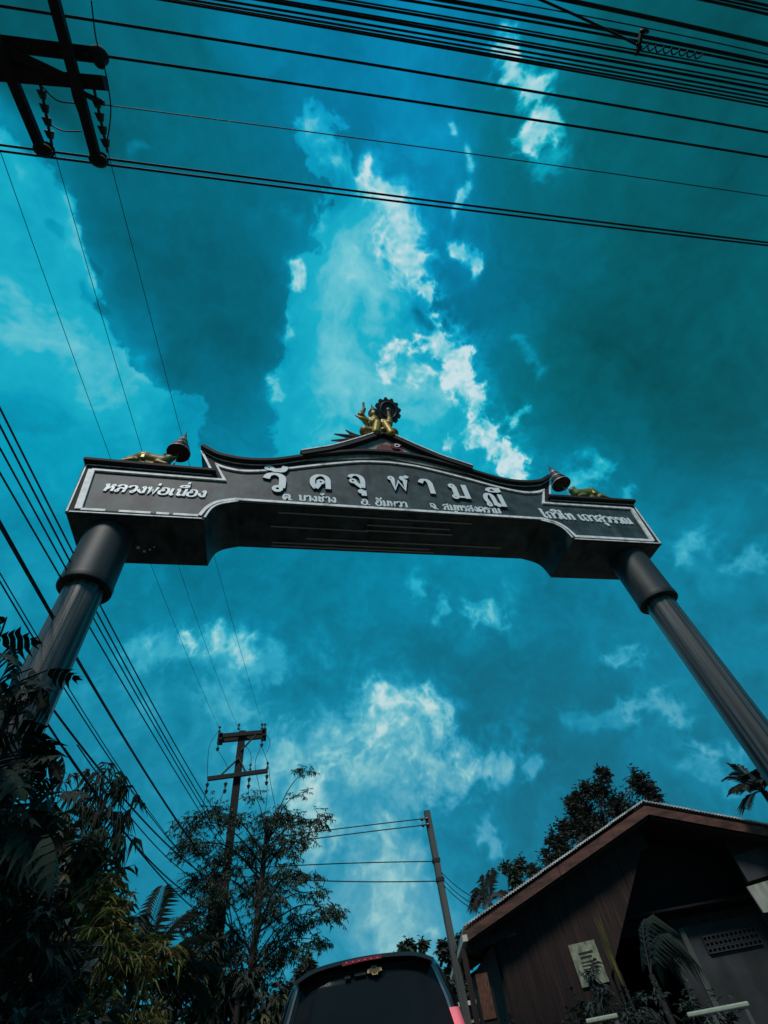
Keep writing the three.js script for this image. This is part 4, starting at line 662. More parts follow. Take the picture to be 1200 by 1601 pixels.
  const p = thing('notice_board', 'small pale notice with dark lines of print hung on the brown wall', 'sign', [0, 0, 0]);
  p.position.set(6.555, 1.86, -11.968); p.rotation.y = -0.2486; p.rotation.z = 0.03;
  part('panel', box(0.56, 0.62, 0.025), M.notice, p);
  for (let j = 0; j < 6; j++) part('print_line', box([0.3, 0.24, 0.32, 0.3, 0.22, 0.27][j], j < 2 ? 0.035 : 0.018, 0.004, [0.02, 0.0, 0.03, 0.01, -0.03, 0.02][j], [0.15, 0.09, 0.02, -0.03, -0.08, -0.13][j], 0.0148), M.iron, p);
}

// ---------------------------------------------------------------- white rails in front of the house
for (const [ax, az, bx, bz, y, label] of [[3.98, -5.76, 4.42, -5.43, 1.05, 'white top rail among the dark plants at the lower right'], [3.2, -6.25, 3.44, -6.05, 1.13, 'short white rail at the bottom edge below the notice']]) {
  const t = thing('barrier_rail', label, 'railing', [(ax + bx) / 2, 0, (az + bz) / 2], -Math.atan2(bz - az, bx - ax), 'white rails before the house'), L = Math.hypot(bx - ax, bz - az);
  part('rail', box(L, 0.034, 0.05, 0, y, 0, 0.012), M.railPaint, t); for (const s of [-0.1, 0.42]) part('post', box(0.035, y - 0.03, 0.035, s * L, (y - 0.03) / 2, 0), M.concrete, t);
}
{
  const t = thing('roadside_shed', 'small distant shed with a pale roof between the slender pole and the house', 'shed', [7.6, 0, -23], -0.2);
  part('wall', box(2.2, 1.9, 2, 0, 0.95, 0), M.plaster, t); part('roof', box(2.8, 0.1, 2.8, 0, 1.98, 0.1), M.whitePaint, t); part('awning', box(2.4, 0.06, 1.2, 0, 1.55, 1.5), M.pale, t); part('doorway', box(0.7, 1.4, 0.04, 0.2, 0.7, 1.01), M.dark, t);
}

// ---------------------------------------------------------------- the car ahead
{
  const t = thing('parked_car', 'dark estate car seen from behind under the gate arch', 'car', [1.03, 0, -6.1], -0.1745);
  t.scale.x = 1.09;
  const levels = [[0.28, 0.8, 0.12, 4.3], [0.45, 0.88, 0.0, 4.5], [0.75, 0.91, -0.02, 4.52], [1.0, 0.9, 0.0, 4.4], [1.1, 0.87, 0.02, 3.4], [1.25, 0.86, 0.035, 3.1], [1.45, 0.81, 0.07, 2.75], [1.64, 0.735, 0.115, 2.45], [1.74, 0.68, 0.15, 2.3], [1.8, 0.58, 0.26, 2.15], [1.835, 0.4, 0.5, 1.9], [1.845, 0.02, 1.0, 1.3]];
  const at = (u, v) => {                                   // u round the car in turns (0.25 is straight back), v the height level
    const i = Math.min(levels.length - 2, Math.floor(v)), f = v - i, q = levels[i].map((a, k) => lerp(a, levels[i + 1][k], f)), a = u * Math.PI * 2, e = 0.28;
    const c = Math.cos(a), s = Math.sin(a), sx = Math.sign(c) * Math.pow(Math.abs(c), e), sz = Math.sign(s) * Math.pow(Math.abs(s), e * 1.1), zc = -(q[2] + q[3]) / 2, hl = (q[3] - q[2]) / 2;
    const crown = 0.05 * (sx * sx) * (s > 0 ? 1 : 1);      // the tail is bowed in plan
    return V(sx * q[1], q[0], zc + sz * (hl - crown));
  };
  const skin = (u0, u1, v0, v1, nu, nv, lift) => {
    const pos = [], idx = [], uv = [];
    for (let j = 0; j <= nv; j++) for (let i = 0; i <= nu; i++) {
      const u = lerp(u0, u1, i / nu), v = lerp(v0, v1, j / nv), p = at(u, v);
      if (lift) { const n = at(u + 0.002, v).sub(at(u - 0.002, v)).cross(at(u, Math.min(10.9, v + 0.02)).sub(at(u, v - 0.02))).normalize(); p.addScaledVector(n, -lift * Math.sign(n.dot(V(p.x, 0.2, p.z + 2.2)) || 1) * -1); }
      pos.push(p.x, p.y, p.z); uv.push(u * 10, v);
    }
    for (let j = 0; j < nv; j++) for (let i = 0; i < nu; i++) { const a = j * (nu + 1) + i; idx.push(a, a + nu + 1, a + 1, a + 1, a + nu + 1, a + nu + 2); }
    const g = new THREE.BufferGeometry(); g.setAttribute('position', new THREE.Float32BufferAttribute(pos, 3)); g.setAttribute('uv', new THREE.Float32BufferAttribute(uv, 2)); g.setIndex(idx); g.computeVertexNormals(); return g;
  };
  part('body', skin(0, 1, 0, 11, 128, 66, 0), M.carPaint, t);
  part('rear_window', skin(0.167, 0.333, 4.35, 7.75, 30, 24, 0.006), M.carGlass, t);
  part('window_rim', skin(0.155, 0.167, 4.3, 8.2, 4, 24, 0.012), M.chrome, t); part('window_rim', skin(0.333, 0.345, 4.3, 8.2, 4, 24, 0.012), M.chrome, t);
  part('side_window', skin(0.02, 0.12, 4.35, 7.6, 16, 10, 0.006), M.carGlass, t); part('side_window', skin(0.38, 0.48, 4.35, 7.6, 16, 10, 0.006), M.carGlass, t); part('windscreen', skin(0.67, 0.83, 4.3, 7.6, 20, 12, 0.006), M.carGlass, t);
  // roof spoiler with the red brake strip
  const sp = part('spoiler', [plate([...spline([[-0.62, 1.72], [-0.42, 1.79], [0, 1.815], [0.42, 1.79], [0.62, 1.72]], 5), ...spline([[0.61, 1.695], [0.41, 1.762], [0, 1.787], [-0.41, 1.762], [-0.61, 1.695]], 5)], -0.35, -0.05)], M.carPaint, t);
  const bl = part('brake_light', [plate([...spline([[-0.2, 1.79], [0, 1.802], [0.15, 1.8]], 4), ...spline([[0.15, 1.776], [0, 1.778], [-0.2, 1.766]], 4)], -0.048, -0.032)], M.brakeLens, sp);
  for (let i = 0; i < 6; i++) part('lamp', new THREE.SphereGeometry(0.007, 8, 6).translate(-0.16 + i * 0.055, 1.784, -0.031), M.brakeDot, bl);
  for (const s of [-1, 1]) {
    part('tail_light', skin(s > 0 ? 0.105 : 0.332, s > 0 ? 0.168 : 0.395, 2.9, 5.62, 10, 14, 0.018), M.tailLens, t);
    { const l = new THREE.PointLight(rgb(1, 0.12, 0.14), 0.12); l.position.set(s * 0.87, 1.2, 0.1); l.castShadow = true; t.add(l); }
    part('mirror', [new RoundedBoxGeometry(0.2, 0.14, 0.1, 3, 0.04).translate(s * 1.02, 1.1, -2.9)], M.carPaint, t);
    for (const z of [-0.85, -3.55]) { const w = part('wheel', new THREE.CylinderGeometry(0.34, 0.34, 0.22, 28).rotateZ(Math.PI / 2).translate(s * 0.8, 0.34, z), M.rubber, t); part('rim', new THREE.CylinderGeometry(0.2, 0.2, 0.03, 20).rotateZ(Math.PI / 2).translate(s * 0.915, 0.34, z), M.chrome, w); }
  }
  // bow-tie badge and a pale sticker beside it, on the top of the rear window
  const tie = (k) => [[-0.09, -0.02], [-0.035, -0.02], [-0.028, -0.045], [0.035, -0.045], [0.042, -0.02], [0.09, -0.014], [0.083, 0.022], [0.034, 0.022], [0.028, 0.046], [-0.034, 0.046], [-0.042, 0.022], [-0.083, 0.018]].map(([x, y]) => [x * k, y * k]);
  const badge = part('badge', plate(tie(0.74), 0, 0.01), M.bowtie, t); badge.position.set(0.08, 1.705, -0.088); badge.rotation.x = -0.24; part('badge_core', plate(tie(0.54), 0.0105, 0.013), M.bowtieCore, badge);
  const st = part('sticker', [box(0.1, 0.022, 0.003, 0.02, 0, 0), box(0.05, 0.02, 0.003, -0.09, -0.008, 0)], M.plaster, t); st.position.set(-0.07, 1.7, -0.092); st.rotation.x = -0.24;
  part('wiper', [rod(V(0.1, 1.2, -0.02), V(-0.35, 1.24, -0.03), 0.012)], M.rubber, t); part('bumper', new RoundedBoxGeometry(1.7, 0.26, 0.24, 3, 0.08).translate(0, 0.46, -0.04), M.carPaint, t);
}

// ---------------------------------------------------------------- plants
class Leaves {                                             // folded, slightly hanging leaf blades gathered into one foliage mesh
  constructor(seed) { this.p = []; this.c = []; this.r = rng(seed); }
  add(b, dir, len, wid, tone, hang = 0.15) {
    const side = V(0, 1, 0).cross(dir); if (side.lengthSq() < 1e-4) side.set(1, 0, 0); side.normalize(); const roll = (this.r() - 0.5) * 1.6; side.applyAxisAngle(dir, roll);
    const up = dir.clone().cross(side).normalize(), m = b.clone().addScaledVector(dir, len * 0.45).addScaledVector(up, -wid * 0.14), t = b.clone().addScaledVector(dir, len); t.y -= hang * len; m.y -= hang * len * 0.2;
    const l = b.clone().addScaledVector(dir, len * 0.42).addScaledVector(side, wid / 2), q = b.clone().addScaledVector(dir, len * 0.42).addScaledVector(side, -wid / 2);
    for (const v of [b, l, m, b, m, q, l, t, m, m, t, q]) { this.p.push(v.x, v.y, v.z); this.c.push(tone[0], tone[1], tone[2]); }
  }
  mesh(name, parent) { const g = new THREE.BufferGeometry(); g.setAttribute('position', new THREE.Float32BufferAttribute(this.p, 3)); g.setAttribute('color', new THREE.Float32BufferAttribute(this.c, 3)); g.computeVertexNormals(); return part(name, g, M.leaf, parent); }
}
const tint = (r, base, spread) => { const k = 1 + (r() - 0.5) * spread; return [base[0] * k * (1 + (r() - 0.5) * 0.3), base[1] * k, base[2] * k]; };
// clumps: [x, y, z, radius] in the world; each gets a limb from the trunk and leaves spread through it
function leafyTree(name, label, category, group, base, trunkTop, clumps, o) {
  const t = thing(name, label, category, base, 0, group), r = rng(o.seed), B = V(...base), L = new Leaves(o.seed + 1), top = V(...trunkTop).sub(B);
  const trunk = [V(0, -0.05, 0), V((r() - 0.5) * 0.2, top.y * 0.35, (r() - 0.5) * 0.2).add(V(top.x * 0.2, 0, top.z * 0.2)), V(top.x * 0.7, top.y * 0.7, top.z * 0.7), top];
  part('trunk', tube(trunk, o.girth, o.girth * 0.45, 9, 24), M.bark, t);
  const tc = new THREE.CatmullRomCurve3(trunk), twigs = [], limbs = [];
  for (const [cx, cy, cz, cr] of clumps) {
    const c = V(cx, cy, cz).sub(B); c.z += (r() - 0.5) * (o.deep ?? 1.2);
    const from = tc.getPoint(clamp((c.y - cr * 1.4) / top.y, 0.15, 1) * (0.86 + 0.12 * r())), mid = from.clone().lerp(c, 0.55); mid.y += (o.arch ?? 0.12) * from.distanceTo(c);
    limbs.push(tube([from, mid, c], o.girth * 0.22, 0.006, 6, 10));
    const n = Math.round(o.twigs * Math.pow(cr / 0.4, 1.5));
    for (let i = 0; i < n; i++) {
      const d = V(r() * 2 - 1, r() * 2 - 1, r() * 2 - 1); if (d.lengthSq() > 1) { i--; continue; } d.multiplyScalar(cr * (0.35 + 0.9 * r())); const e = c.clone().add(d), s = c.clone().addScaledVector(d, 0.15);
      if (o.even) { s.copy(c).addScaledVector(d, 0.55 + 0.3 * r()); const a = r() * 6.283; e.copy(s).add(V(Math.cos(a) * 0.34, 0.05 - 0.2 * r(), Math.sin(a) * 0.34)); }
      if (o.droop) e.y -= o.droop * cr * r();
      const v = e.clone().sub(s); if (v.lengthSq() < 1e-6) continue;
      if (i % 2 === 0) twigs.push(rod(s, e, 0.008, 0.003, 4));
      const tone = tint(r, o.color[Math.floor(r() * o.color.length)], 0.7), vn = v.clone().normalize();
      for (let k = 0; k < o.leaves; k++) {
        const f = o.whorl ? 0.8 + 0.2 * r() : 0.25 + 0.75 * r(), a = r() * 6.283, dir = V(Math.cos(a), (r() - 0.5) * 0.8 - (o.hang ?? 0.3), Math.sin(a)).multiplyScalar(0.9).addScaledVector(vn, 0.7).normalize();
        L.add(s.clone().addScaledVector(v, f), dir, o.len * (0.6 + 0.7 * r()), o.wid * (0.7 + 0.6 * r()), tone.map((q) => q * (0.75 + 0.5 * r())), o.hang ?? 0.2);
      }
    }
  }
  for (const l of limbs) part('limb', l, M.bark, t); if (twigs.length) part('twigs', twigs, M.bark, t).userData.kind = 'stuff';
  L.mesh('crown', t); return t;
}
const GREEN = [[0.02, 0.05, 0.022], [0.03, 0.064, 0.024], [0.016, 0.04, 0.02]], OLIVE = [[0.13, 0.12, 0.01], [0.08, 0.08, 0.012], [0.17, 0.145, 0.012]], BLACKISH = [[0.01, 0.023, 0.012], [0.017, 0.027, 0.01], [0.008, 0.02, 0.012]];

leafyTree('roadside_tree', 'tall loose tree with hanging sprays in front of the crossarm pole', 'tree', null, [-0.2, 0, -15.2], [0.1, 5.6, -15], [[1.14,6.98,-14.96,0.26],[1.03,6.64,-14.96,0.15],[-0.30,6.45,-15.00,0.18],[0.47,5.94,-14.99,0.50],[0.91,5.98,-14.97,0.36],[1.54,5.76,-14.92,0.42],[0.14,5.73,-15.00,0.5],[-1.40,5.97,-14.93,0.45],[-1.85,5.76,-14.89,0.44],[-0.87,5.72,-14.97,0.48],[-0.33,5.24,-15.00,0.64],[0.50,5.18,-14.99,0.66],[1.01,5.28,-14.97,0.44],[-1.61,5.25,-14.91,0.5],[-1.02,4.94,-14.97,0.63],[-1.93,5.34,-14.87,0.26],[-0.11,4.54,-15.00,0.7],[0.69,4.46,-14.98,0.63],[1.26,4.41,-14.95,0.23],[1.34,4.07,-14.94,0.27],[-1.65,4.59,-14.91,0.41],[-1.00,4.23,-14.97,0.71],[0.25,3.87,-15.00,0.71],[0.95,3.68,-14.97,0.55],[1.6,3.66,-14.91,0.38],[1.98,3.74,-14.86,0.27],[1.48,3.21,-14.93,0.28],[-1.53,3.91,-14.92,0.55],[-0.61,3.48,-14.99,0.75],[0.44,3.15,-14.99,0.68],[0.9,3.09,-14.96,0.35]],
  { seed: 11, even: true, girth: 0.12, twigs: 42, leaves: 15, len: 0.1, wid: 0.027, hang: 0.25, droop: 0.35, color: GREEN, deep: 1.6, arch: 0.15 });
leafyTree('thicket', 'dense dark lower thicket under the crossarm pole, left of the car', 'shrub', null, [-0.35, 0, -14.6], [-0.3, 2.6, -14.6], [[-1.15,4.9,-16.4,0.3],[-1.05,4.4,-16.4,0.36],[-1.1,3.9,-16.4,0.4],[-1.1,3.3,-16.4,0.45],[-1.1,2.7,-16.3,0.5],[-1.25,3.11,-14.7,0.72],[-0.24,2.69,-14.7,0.79],[0.5,2.3,-14.7,0.57],[-0.87,2.37,-14.5,0.83],[0.2,1.76,-14.5,0.8],[-1.4,2.0,-14.4,0.8],[-0.5,1.5,-14.3,0.8],[-1.8,2.6,-14.7,0.6],[0.75,1.5,-14.3,0.5]],
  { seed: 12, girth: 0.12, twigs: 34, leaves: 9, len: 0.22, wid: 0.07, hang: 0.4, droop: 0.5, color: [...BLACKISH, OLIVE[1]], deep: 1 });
leafyTree('drooping_tree', 'dark tree with long drooping leaves in whorls beside the left column', 'tree', null, [-2.2, 0, -7.75], [-2.15, 4.0, -7.68], [[-2.32,4.34,-7.66,0.24],[-2.44,4.22,-7.62,0.22],[-2.12,4.26,-7.72,0.22],[-1.96,4.12,-7.76,0.18],[-2.20,3.97,-7.69,0.38],[-1.94,3.78,-7.77,0.3],[-2.51,4.00,-7.60,0.28],[-2.69,4.02,-7.53,0.2],[-2.50,3.73,-7.60,0.32],[-2.01,3.55,-7.74,0.32],[-2.18,3.41,-7.70,0.33],[-1.80,3.55,-7.80,0.2],[-1.84,3.86,-7.8,0.18]],
  { seed: 21, girth: 0.06, twigs: 12, leaves: 9, len: 0.19, wid: 0.034, hang: 0.7, droop: 0.3, whorl: true, color: [[0.02, 0.04, 0.017], [0.03, 0.048, 0.016], [0.016, 0.034, 0.017]], deep: 0.5 });
leafyTree('drooping_tree', 'shaded leafy tree filling the space under the drooping whorled tree', 'tree', null, [-2.4, 0, -7.4], [-2.4, 2.9, -7.4], [[-2.77,3.44,-7.4,0.49],[-2.19,3.10,-7.5,0.48],[-2.59,2.92,-7.4,0.5],[-1.86,3.0,-7.6,0.36],[-2.12,2.6,-7.5,0.5],[-2.7,2.4,-7.2,0.5],[-1.75,2.6,-7.6,0.4]],
  { seed: 22, girth: 0.08, twigs: 34, leaves: 9, len: 0.2, wid: 0.06, hang: 0.4, color: [[0.034, 0.036, 0.009], [0.075, 0.066, 0.008], [0.02, 0.028, 0.01]], deep: 0.5 });
leafyTree('broadleaf_tree', 'round topped dark tree rising behind the gable roof', 'tree', null, [10.6, 0, -16.2], [10.7, 4.6, -15.8], [[11.13,6.42,-15.40,0.36],[11.27,6.15,-15.29,0.5],[11.73,5.80,-14.95,0.55],[11.95,5.43,-14.74,0.4],[10.64,6.13,-15.74,0.4],[10.33,6.03,-15.95,0.3],[10.06,5.83,-16.12,0.42],[10.60,5.58,-15.76,0.81],[11.23,5.40,-15.33,0.79],[11.71,5.15,-14.97,0.51],[9.8,5.34,-16.29,0.42],[10.14,5.07,-16.07,0.73],[9.22,4.92,-16.64,0.4],[9.46,4.70,-16.48,0.58],[8.9,4.56,-16.81,0.38],[10.77,4.90,-15.65,0.82],[8.6,4.30,-16.95,0.38]],
  { seed: 31, girth: 0.2, twigs: 85, leaves: 11, len: 0.12, wid: 0.06, hang: 0.15, color: [[0.016, 0.024, 0.01], [0.024, 0.028, 0.012]], deep: 1.2 });
leafyTree('broadleaf_tree', 'smaller thin tree showing over the left slope of the roof', 'tree', null, [9.2, 0, -20.1], [9.1, 4.4, -20], [[9.52,5.2,-19.82,0.36],[9.10,5.22,-20.03,0.3],[9.87,4.91,-19.66,0.36],[9.2,4.87,-20.03,0.44],[9.42,4.53,-19.88,0.5]],
  { seed: 32, girth: 0.1, twigs: 55, leaves: 8, len: 0.17, wid: 0.08, hang: 0.2, color: GREEN, deep: 1 });
leafyTree('broadleaf_tree', 'distant bushy trees seen over the roof of the car', 'tree', null, [9.0, 0, -28.6], [9.0, 3.2, -28.6], [[8.54,4.08,-28.76,0.42],[8.99,4.13,-28.62,0.36],[9.18,3.66,-28.56,0.60],[9.61,4.26,-28.42,0.36],[9.22,3.23,-28.55,0.64],[9.50,2.67,-28.46,0.57],[8.62,3.11,-28.74,0.58],[7.94,2.59,-28.93,0.71],[9.45,3.62,-28.47,0.30],[8.9,2,-28.4,0.9],[9.9,2,-28.3,0.8]],
  { seed: 33, girth: 0.15, twigs: 55, leaves: 8, len: 0.24, wid: 0.12, hang: 0.2, color: [[0.02, 0.03, 0.013], [0.04, 0.042, 0.012]], deep: 1.2 });
leafyTree('broadleaf_tree', 'distant tree top just breaking the roof line of the car', 'tree', null, [7.3, 0, -29.1], [7.3, 3.6, -29], [[7.14,4.42,-29.14,0.45],[7.68,4.35,-28.99,0.3],[6.7,4.1,-29.1,0.4],[7.4,3.7,-29,0.6]], { seed: 34, girth: 0.14, twigs: 55, leaves: 8, len: 0.24, wid: 0.12, color: GREEN, deep: 0.8 });
leafyTree('broadleaf_tree', 'slim distant tree at the left shoulder of the car', 'tree', null, [1.85, 0, -25], [1.85, 3, -24.95], [[1.97,3.95,-24.92,0.28],[2.16,3.76,-24.91,0.28],[1.73,3.62,-24.94,0.36],[1.50,3.25,-24.96,0.36],[2.21,3.42,-24.90,0.22],[1.8,2.8,-24.9,0.4]], { seed: 35, girth: 0.1, twigs: 55, leaves: 8, len: 0.2, wid: 0.09, color: GREEN, deep: 0.8 });

// dark shrubs of the lower left corner and the yellowish bush among them
leafyTree('dark_shrub', 'almost black shrub filling the bottom left corner', 'shrub', null, [-1.6, 0, -4.9], [-1.55, 1.5, -4.9], [[-1.9,2.35,-4.7,0.4],[-1.6,2.1,-4.8,0.42],[-1.35,1.8,-4.85,0.36],[-1.7,1.7,-4.7,0.45],[-1.2,1.5,-4.9,0.32],[-1.5,1.35,-4.8,0.4],[-2.0,1.9,-4.5,0.4],[-1.0,1.3,-5.0,0.26]],
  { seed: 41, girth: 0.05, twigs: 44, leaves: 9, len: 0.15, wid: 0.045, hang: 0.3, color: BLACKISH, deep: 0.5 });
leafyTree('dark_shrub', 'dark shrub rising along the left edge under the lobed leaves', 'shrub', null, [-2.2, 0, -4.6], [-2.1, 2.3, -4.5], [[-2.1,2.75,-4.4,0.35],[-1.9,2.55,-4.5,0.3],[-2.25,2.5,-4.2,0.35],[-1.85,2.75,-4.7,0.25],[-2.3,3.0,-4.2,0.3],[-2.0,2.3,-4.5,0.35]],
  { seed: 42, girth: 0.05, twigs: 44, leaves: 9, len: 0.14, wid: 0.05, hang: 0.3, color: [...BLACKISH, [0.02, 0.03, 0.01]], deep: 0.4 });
leafyTree('olive_bush', 'yellow olive bush glowing between the dark shrubs at lower left', 'bush', null, [-1.5, 0, -6.9], [-1.5, 1.6, -6.9], [[-1.62,2.55,-6.85,0.3],[-1.46,2.3,-6.85,0.34],[-1.3,2.1,-6.9,0.34],[-1.6,2.0,-6.85,0.38],[-1.2,1.8,-6.9,0.34],[-1.45,1.65,-6.8,0.4],[-1.0,2.15,-7,0.28],[-1.75,2.75,-6.9,0.26],[-1.0,1.5,-7,0.34]],
  { seed: 43, girth: 0.05, twigs: 40, leaves: 9, len: 0.16, wid: 0.022, hang: 0.4, color: OLIVE, deep: 0.5 });
leafyTree('dark_shrub', 'low dark shrub along the bottom between the olive bush and the thicket', 'shrub', null, [-0.7, 0, -7.4], [-0.7, 0.9, -7.4], [[-0.9,1.5,-7.4,0.3],[-0.6,1.4,-7.5,0.3],[-0.3,1.3,-7.6,0.3],[-0.75,1.1,-7.3,0.35],[-1.2,1.3,-7.2,0.3]],
  { seed: 44, girth: 0.04, twigs: 40, leaves: 8, len: 0.15, wid: 0.04, hang: 0.3, color: [...BLACKISH, [0.02, 0.018, 0.008]], deep: 0.5 });

leafyTree('dark_hedge', 'dark hedge closing the view behind the lower left shrubs', 'hedge', null, [-4.5, 0, -11.2], [-4.4, 1.4, -11.2], [[-6.4,1.7,-10,0.8],[-5.6,1.9,-10.4,0.8],[-4.8,1.8,-10.8,0.8],[-4.0,2.0,-11,0.8],[-3.2,1.9,-11.2,0.8],[-2.4,1.7,-11.4,0.8],[-1.7,1.6,-11.5,0.7],[-6,1.0,-10.2,0.8],[-5.0,1.0,-10.6,0.8],[-4,1.0,-11,0.8],[-3,1.0,-11.2,0.8],[-2,0.9,-11.4,0.8],[-1.2,1.0,-11.5,0.7],[-3.6,2.7,-11,0.6],[-2.9,2.6,-11,0.5],[-4.4,2.8,-10.6,0.6]],
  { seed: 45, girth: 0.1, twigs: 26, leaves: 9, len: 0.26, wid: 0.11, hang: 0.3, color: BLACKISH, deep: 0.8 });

// lobed leaves of the tree that stands nearest on the left
{
  const t = thing('lobed_leaf_tree', 'near tree with big deeply lobed dark leaves covering the left column foot', 'tree', [-2.25, 0, -3.75]), r = rng(51), B = V(-2.25, 0, -3.75);
  part('trunk', tube([V(0, -0.05, 0), V(0.03, 1.4, 0), V(0.08, 2.6, 0), V(0.1, 3.6, 0.05)], 0.07, 0.035, 9), M.bark, t);
  const lobes = 5, jit = rng(57), make = (bend) => {                      // pinnate lobes with pointed tips, folded along the midrib and hanging at the end
    const pos = [], L = 0.34, P = (x, y, z) => V(x, y - bend * x * x * 1.4 - 0.25 * Math.abs(z) * (1 + bend), z), tri = (a, b, c) => { for (const v of [a, b, c]) pos.push(v.x, v.y, v.z); };
    for (const s of [-1, 1]) for (let i = 0; i < lobes; i++) {
      const x0 = L * (0.05 + 0.86 * i / lobes), x1 = L * (0.05 + 0.86 * (i + 0.78 + 0.16 * jit()) / lobes), w = (0.105 + 0.06 * jit()) * Math.sin(Math.PI * (0.18 + 0.74 * i / (lobes - 1))) + 0.03, tip = P(x1 + 0.035, 0, s * w * 1.12), in0 = P(x0, 0, s * w * 0.5), in1 = P(x1, 0, s * w * 0.5), m0 = P(x0 + 0.02, 0, s * w * 0.72), m1 = P(x1 + 0.008, 0, s * w * 0.7);
      tri(P(x0, 0, 0), in0, in1); tri(P(x0, 0, 0), in1, P(x1, 0, 0)); tri(in0, m0, m1); tri(in0, m1, in1); tri(m0, tip, m1);
      if (i === lobes - 1) { tri(P(x1, 0, 0), in1, P(L * 1.06, 0, 0)); }
      else tri(P(x1, 0, 0), in1, P(x1 + L * 0.07 / lobes, 0, s * w * 0.4));
    }
    const g = new THREE.BufferGeometry(); g.setAttribute('position', new THREE.Float32BufferAttribute(pos, 3)); g.computeVertexNormals(); return g;
  };
  const shapes = [make(0.4), make(0.8), make(1.3), make(1.8), make(2.4)], mats = [[0.01, 0.022, 0.011], [0.014, 0.026, 0.012], [0.008, 0.015, 0.01]].map((c) => std({ color: rgb(...c), roughness: 0.8 })), stalks = [];
  const spots = [[-2.021,3.684,-3.336,3.23,-0.1,0.67], [-1.987,3.496,-3.356,0.02,0.06,0.82], [-1.923,3.466,-3.393,-0.67,-0.52,0.36], [-1.881,3.4,-3.417,-0.11,-0.67,0.43], [-1.897,3.242,-3.293,3.41,-0.46,0.92], [-1.838,3.282,-3.44,0.16,-0.68,0.81], [-1.72,3.255,-3.5,-0.43,-0.35,0.73], [-1.696,3.244,-3.623,0.35,-0.33,0.64], [-1.692,3.075,-3.514,3.22,-0.04,0.74], [-1.755,2.956,-3.37,-0.5,-0.37,1.0], [-1.664,2.929,-3.637,0.86,-0.13,0.83], [-1.553,2.814,-3.686,0.62,-0.38,0.62], [-1.664,2.813,-3.527,3.42,-0.23,0.76], [-1.572,2.769,-3.678,-0.49,-0.35,0.71], [-1.624,2.613,-3.435,-0.42,-0.45,0.85], [-1.579,2.647,-3.675,0.65,-0.2,0.73], [-1.514,2.844,-3.81,2.74,-0.31,0.58], [-1.513,2.634,-3.81,-0.54,-0.26,0.56], [-1.569,2.476,-3.571,-0.03,-0.39,0.85], [-1.489,2.446,-3.713,0.44,-0.11,0.85], [-1.41,2.578,-3.956,2.91,-0.13,0.61], [-1.513,2.34,-3.703,0.13,-0.42,0.78], [-1.811,3.012,-3.226,-0.79,-0.49,1.01], [-1.707,2.744,-3.283,-0.48,-0.11,0.91], [-1.969,3.34,-3.132,3.54,-0.3,0.9], [-2.024,3.594,-3.334,-0.78,-0.64,0.52], [-1.905,3.418,-3.403,-0.63,-0.61,0.63], [-1.793,3.392,-3.576,0.1,-0.54,0.67], [-1.599,2.471,-3.447,3.47,-0.24,0.93], [-1.678,2.735,-3.631,-0.43,0.09,0.81], [-1.874,3.196,-3.42,0.41,-0.29,0.97], [-1.763,3.032,-3.701,0.44,-0.14,0.91], [-1.853,2.991,-3.657,3.38,-0.39,0.88], [-1.904,3.218,-3.631,-0.55,-0.54,0.86], [-1.614,3.28,-3.423,0.51,0.13,0.68], [-1.434,2.805,-3.761,0.08,-0.62,0.71], [-1.344,2.718,-3.547,3.91,-0.03,0.5], [-1.751,3.306,-3.766,-0.08,-0.51,0.61], [-1.818,3.139,-3.486,-0.77,0.06,0.66], [-1.742,3.062,-3.533,-0.64,-0.35,0.48], [-1.413,2.799,-3.521,2.62,-0.08,0.69], [-1.76,3.148,-3.772,-0.04,-0.47,0.46], [-1.791,3.282,-3.598,0.82,-0.33,0.49], [-1.712,2.793,-3.302,-0.8,-0.63,0.56], [-1.604,3.067,-3.424,3.21,0.01,0.42], [-1.501,2.368,-3.646,-0.43,-0.11,0.75], [-1.271,2.275,-3.617,-0.29,-0.65,0.83], [-1.937,3.213,-3.371,-0.38,-0.07,0.43], [-1.561,2.532,-3.598,3.49,0.02,0.64], [-1.535,2.618,-3.484,-0.25,-0.08,0.44], [-1.585,2.385,-3.743,-0.34,-0.34,0.64], [-1.491,2.581,-3.655,-0.62,0.05,0.63], [-1.488,2.725,-3.689,3.99,-0.39,0.47], [-1.279,2.509,-3.592,-0.47,0.0,0.55], [-1.587,2.886,-3.613,0.36,-0.29,0.45], [-1.667,2.545,-3.603,0.6,0.04,0.45], [-1.61,2.413,-3.602,2.63,0.01,0.72], [-1.774,2.765,-3.529,-0.33,-0.46,0.44], [-1.36,2.357,-3.846,0.07,-0.62,0.58], [-1.706,2.502,-3.792,0.06,-0.04,0.54]];
  for (const [x, y, z, az, pitch, sc] of spots) {
    const tip = V(x, y, z).sub(B), from = V(0.05, clamp(tip.y - 0.3, 1.2, 3.5), 0), m = part('leaf', shapes[Math.floor(r() * 5)], mats[Math.floor(r() * 3)], t);
    m.position.copy(tip); m.rotation.set(0, az, pitch, 'YZX'); m.rotateX((r() - 0.5) * 1.6); m.scale.setScalar(sc); stalks.push(tube([from, from.clone().lerp(tip, 0.6).add(V(0, 0.08, 0)), tip], 0.012, 0.006, 5, 8));
  }
  for (const l of stalks) part('stalk', l, M.bark, t);
}

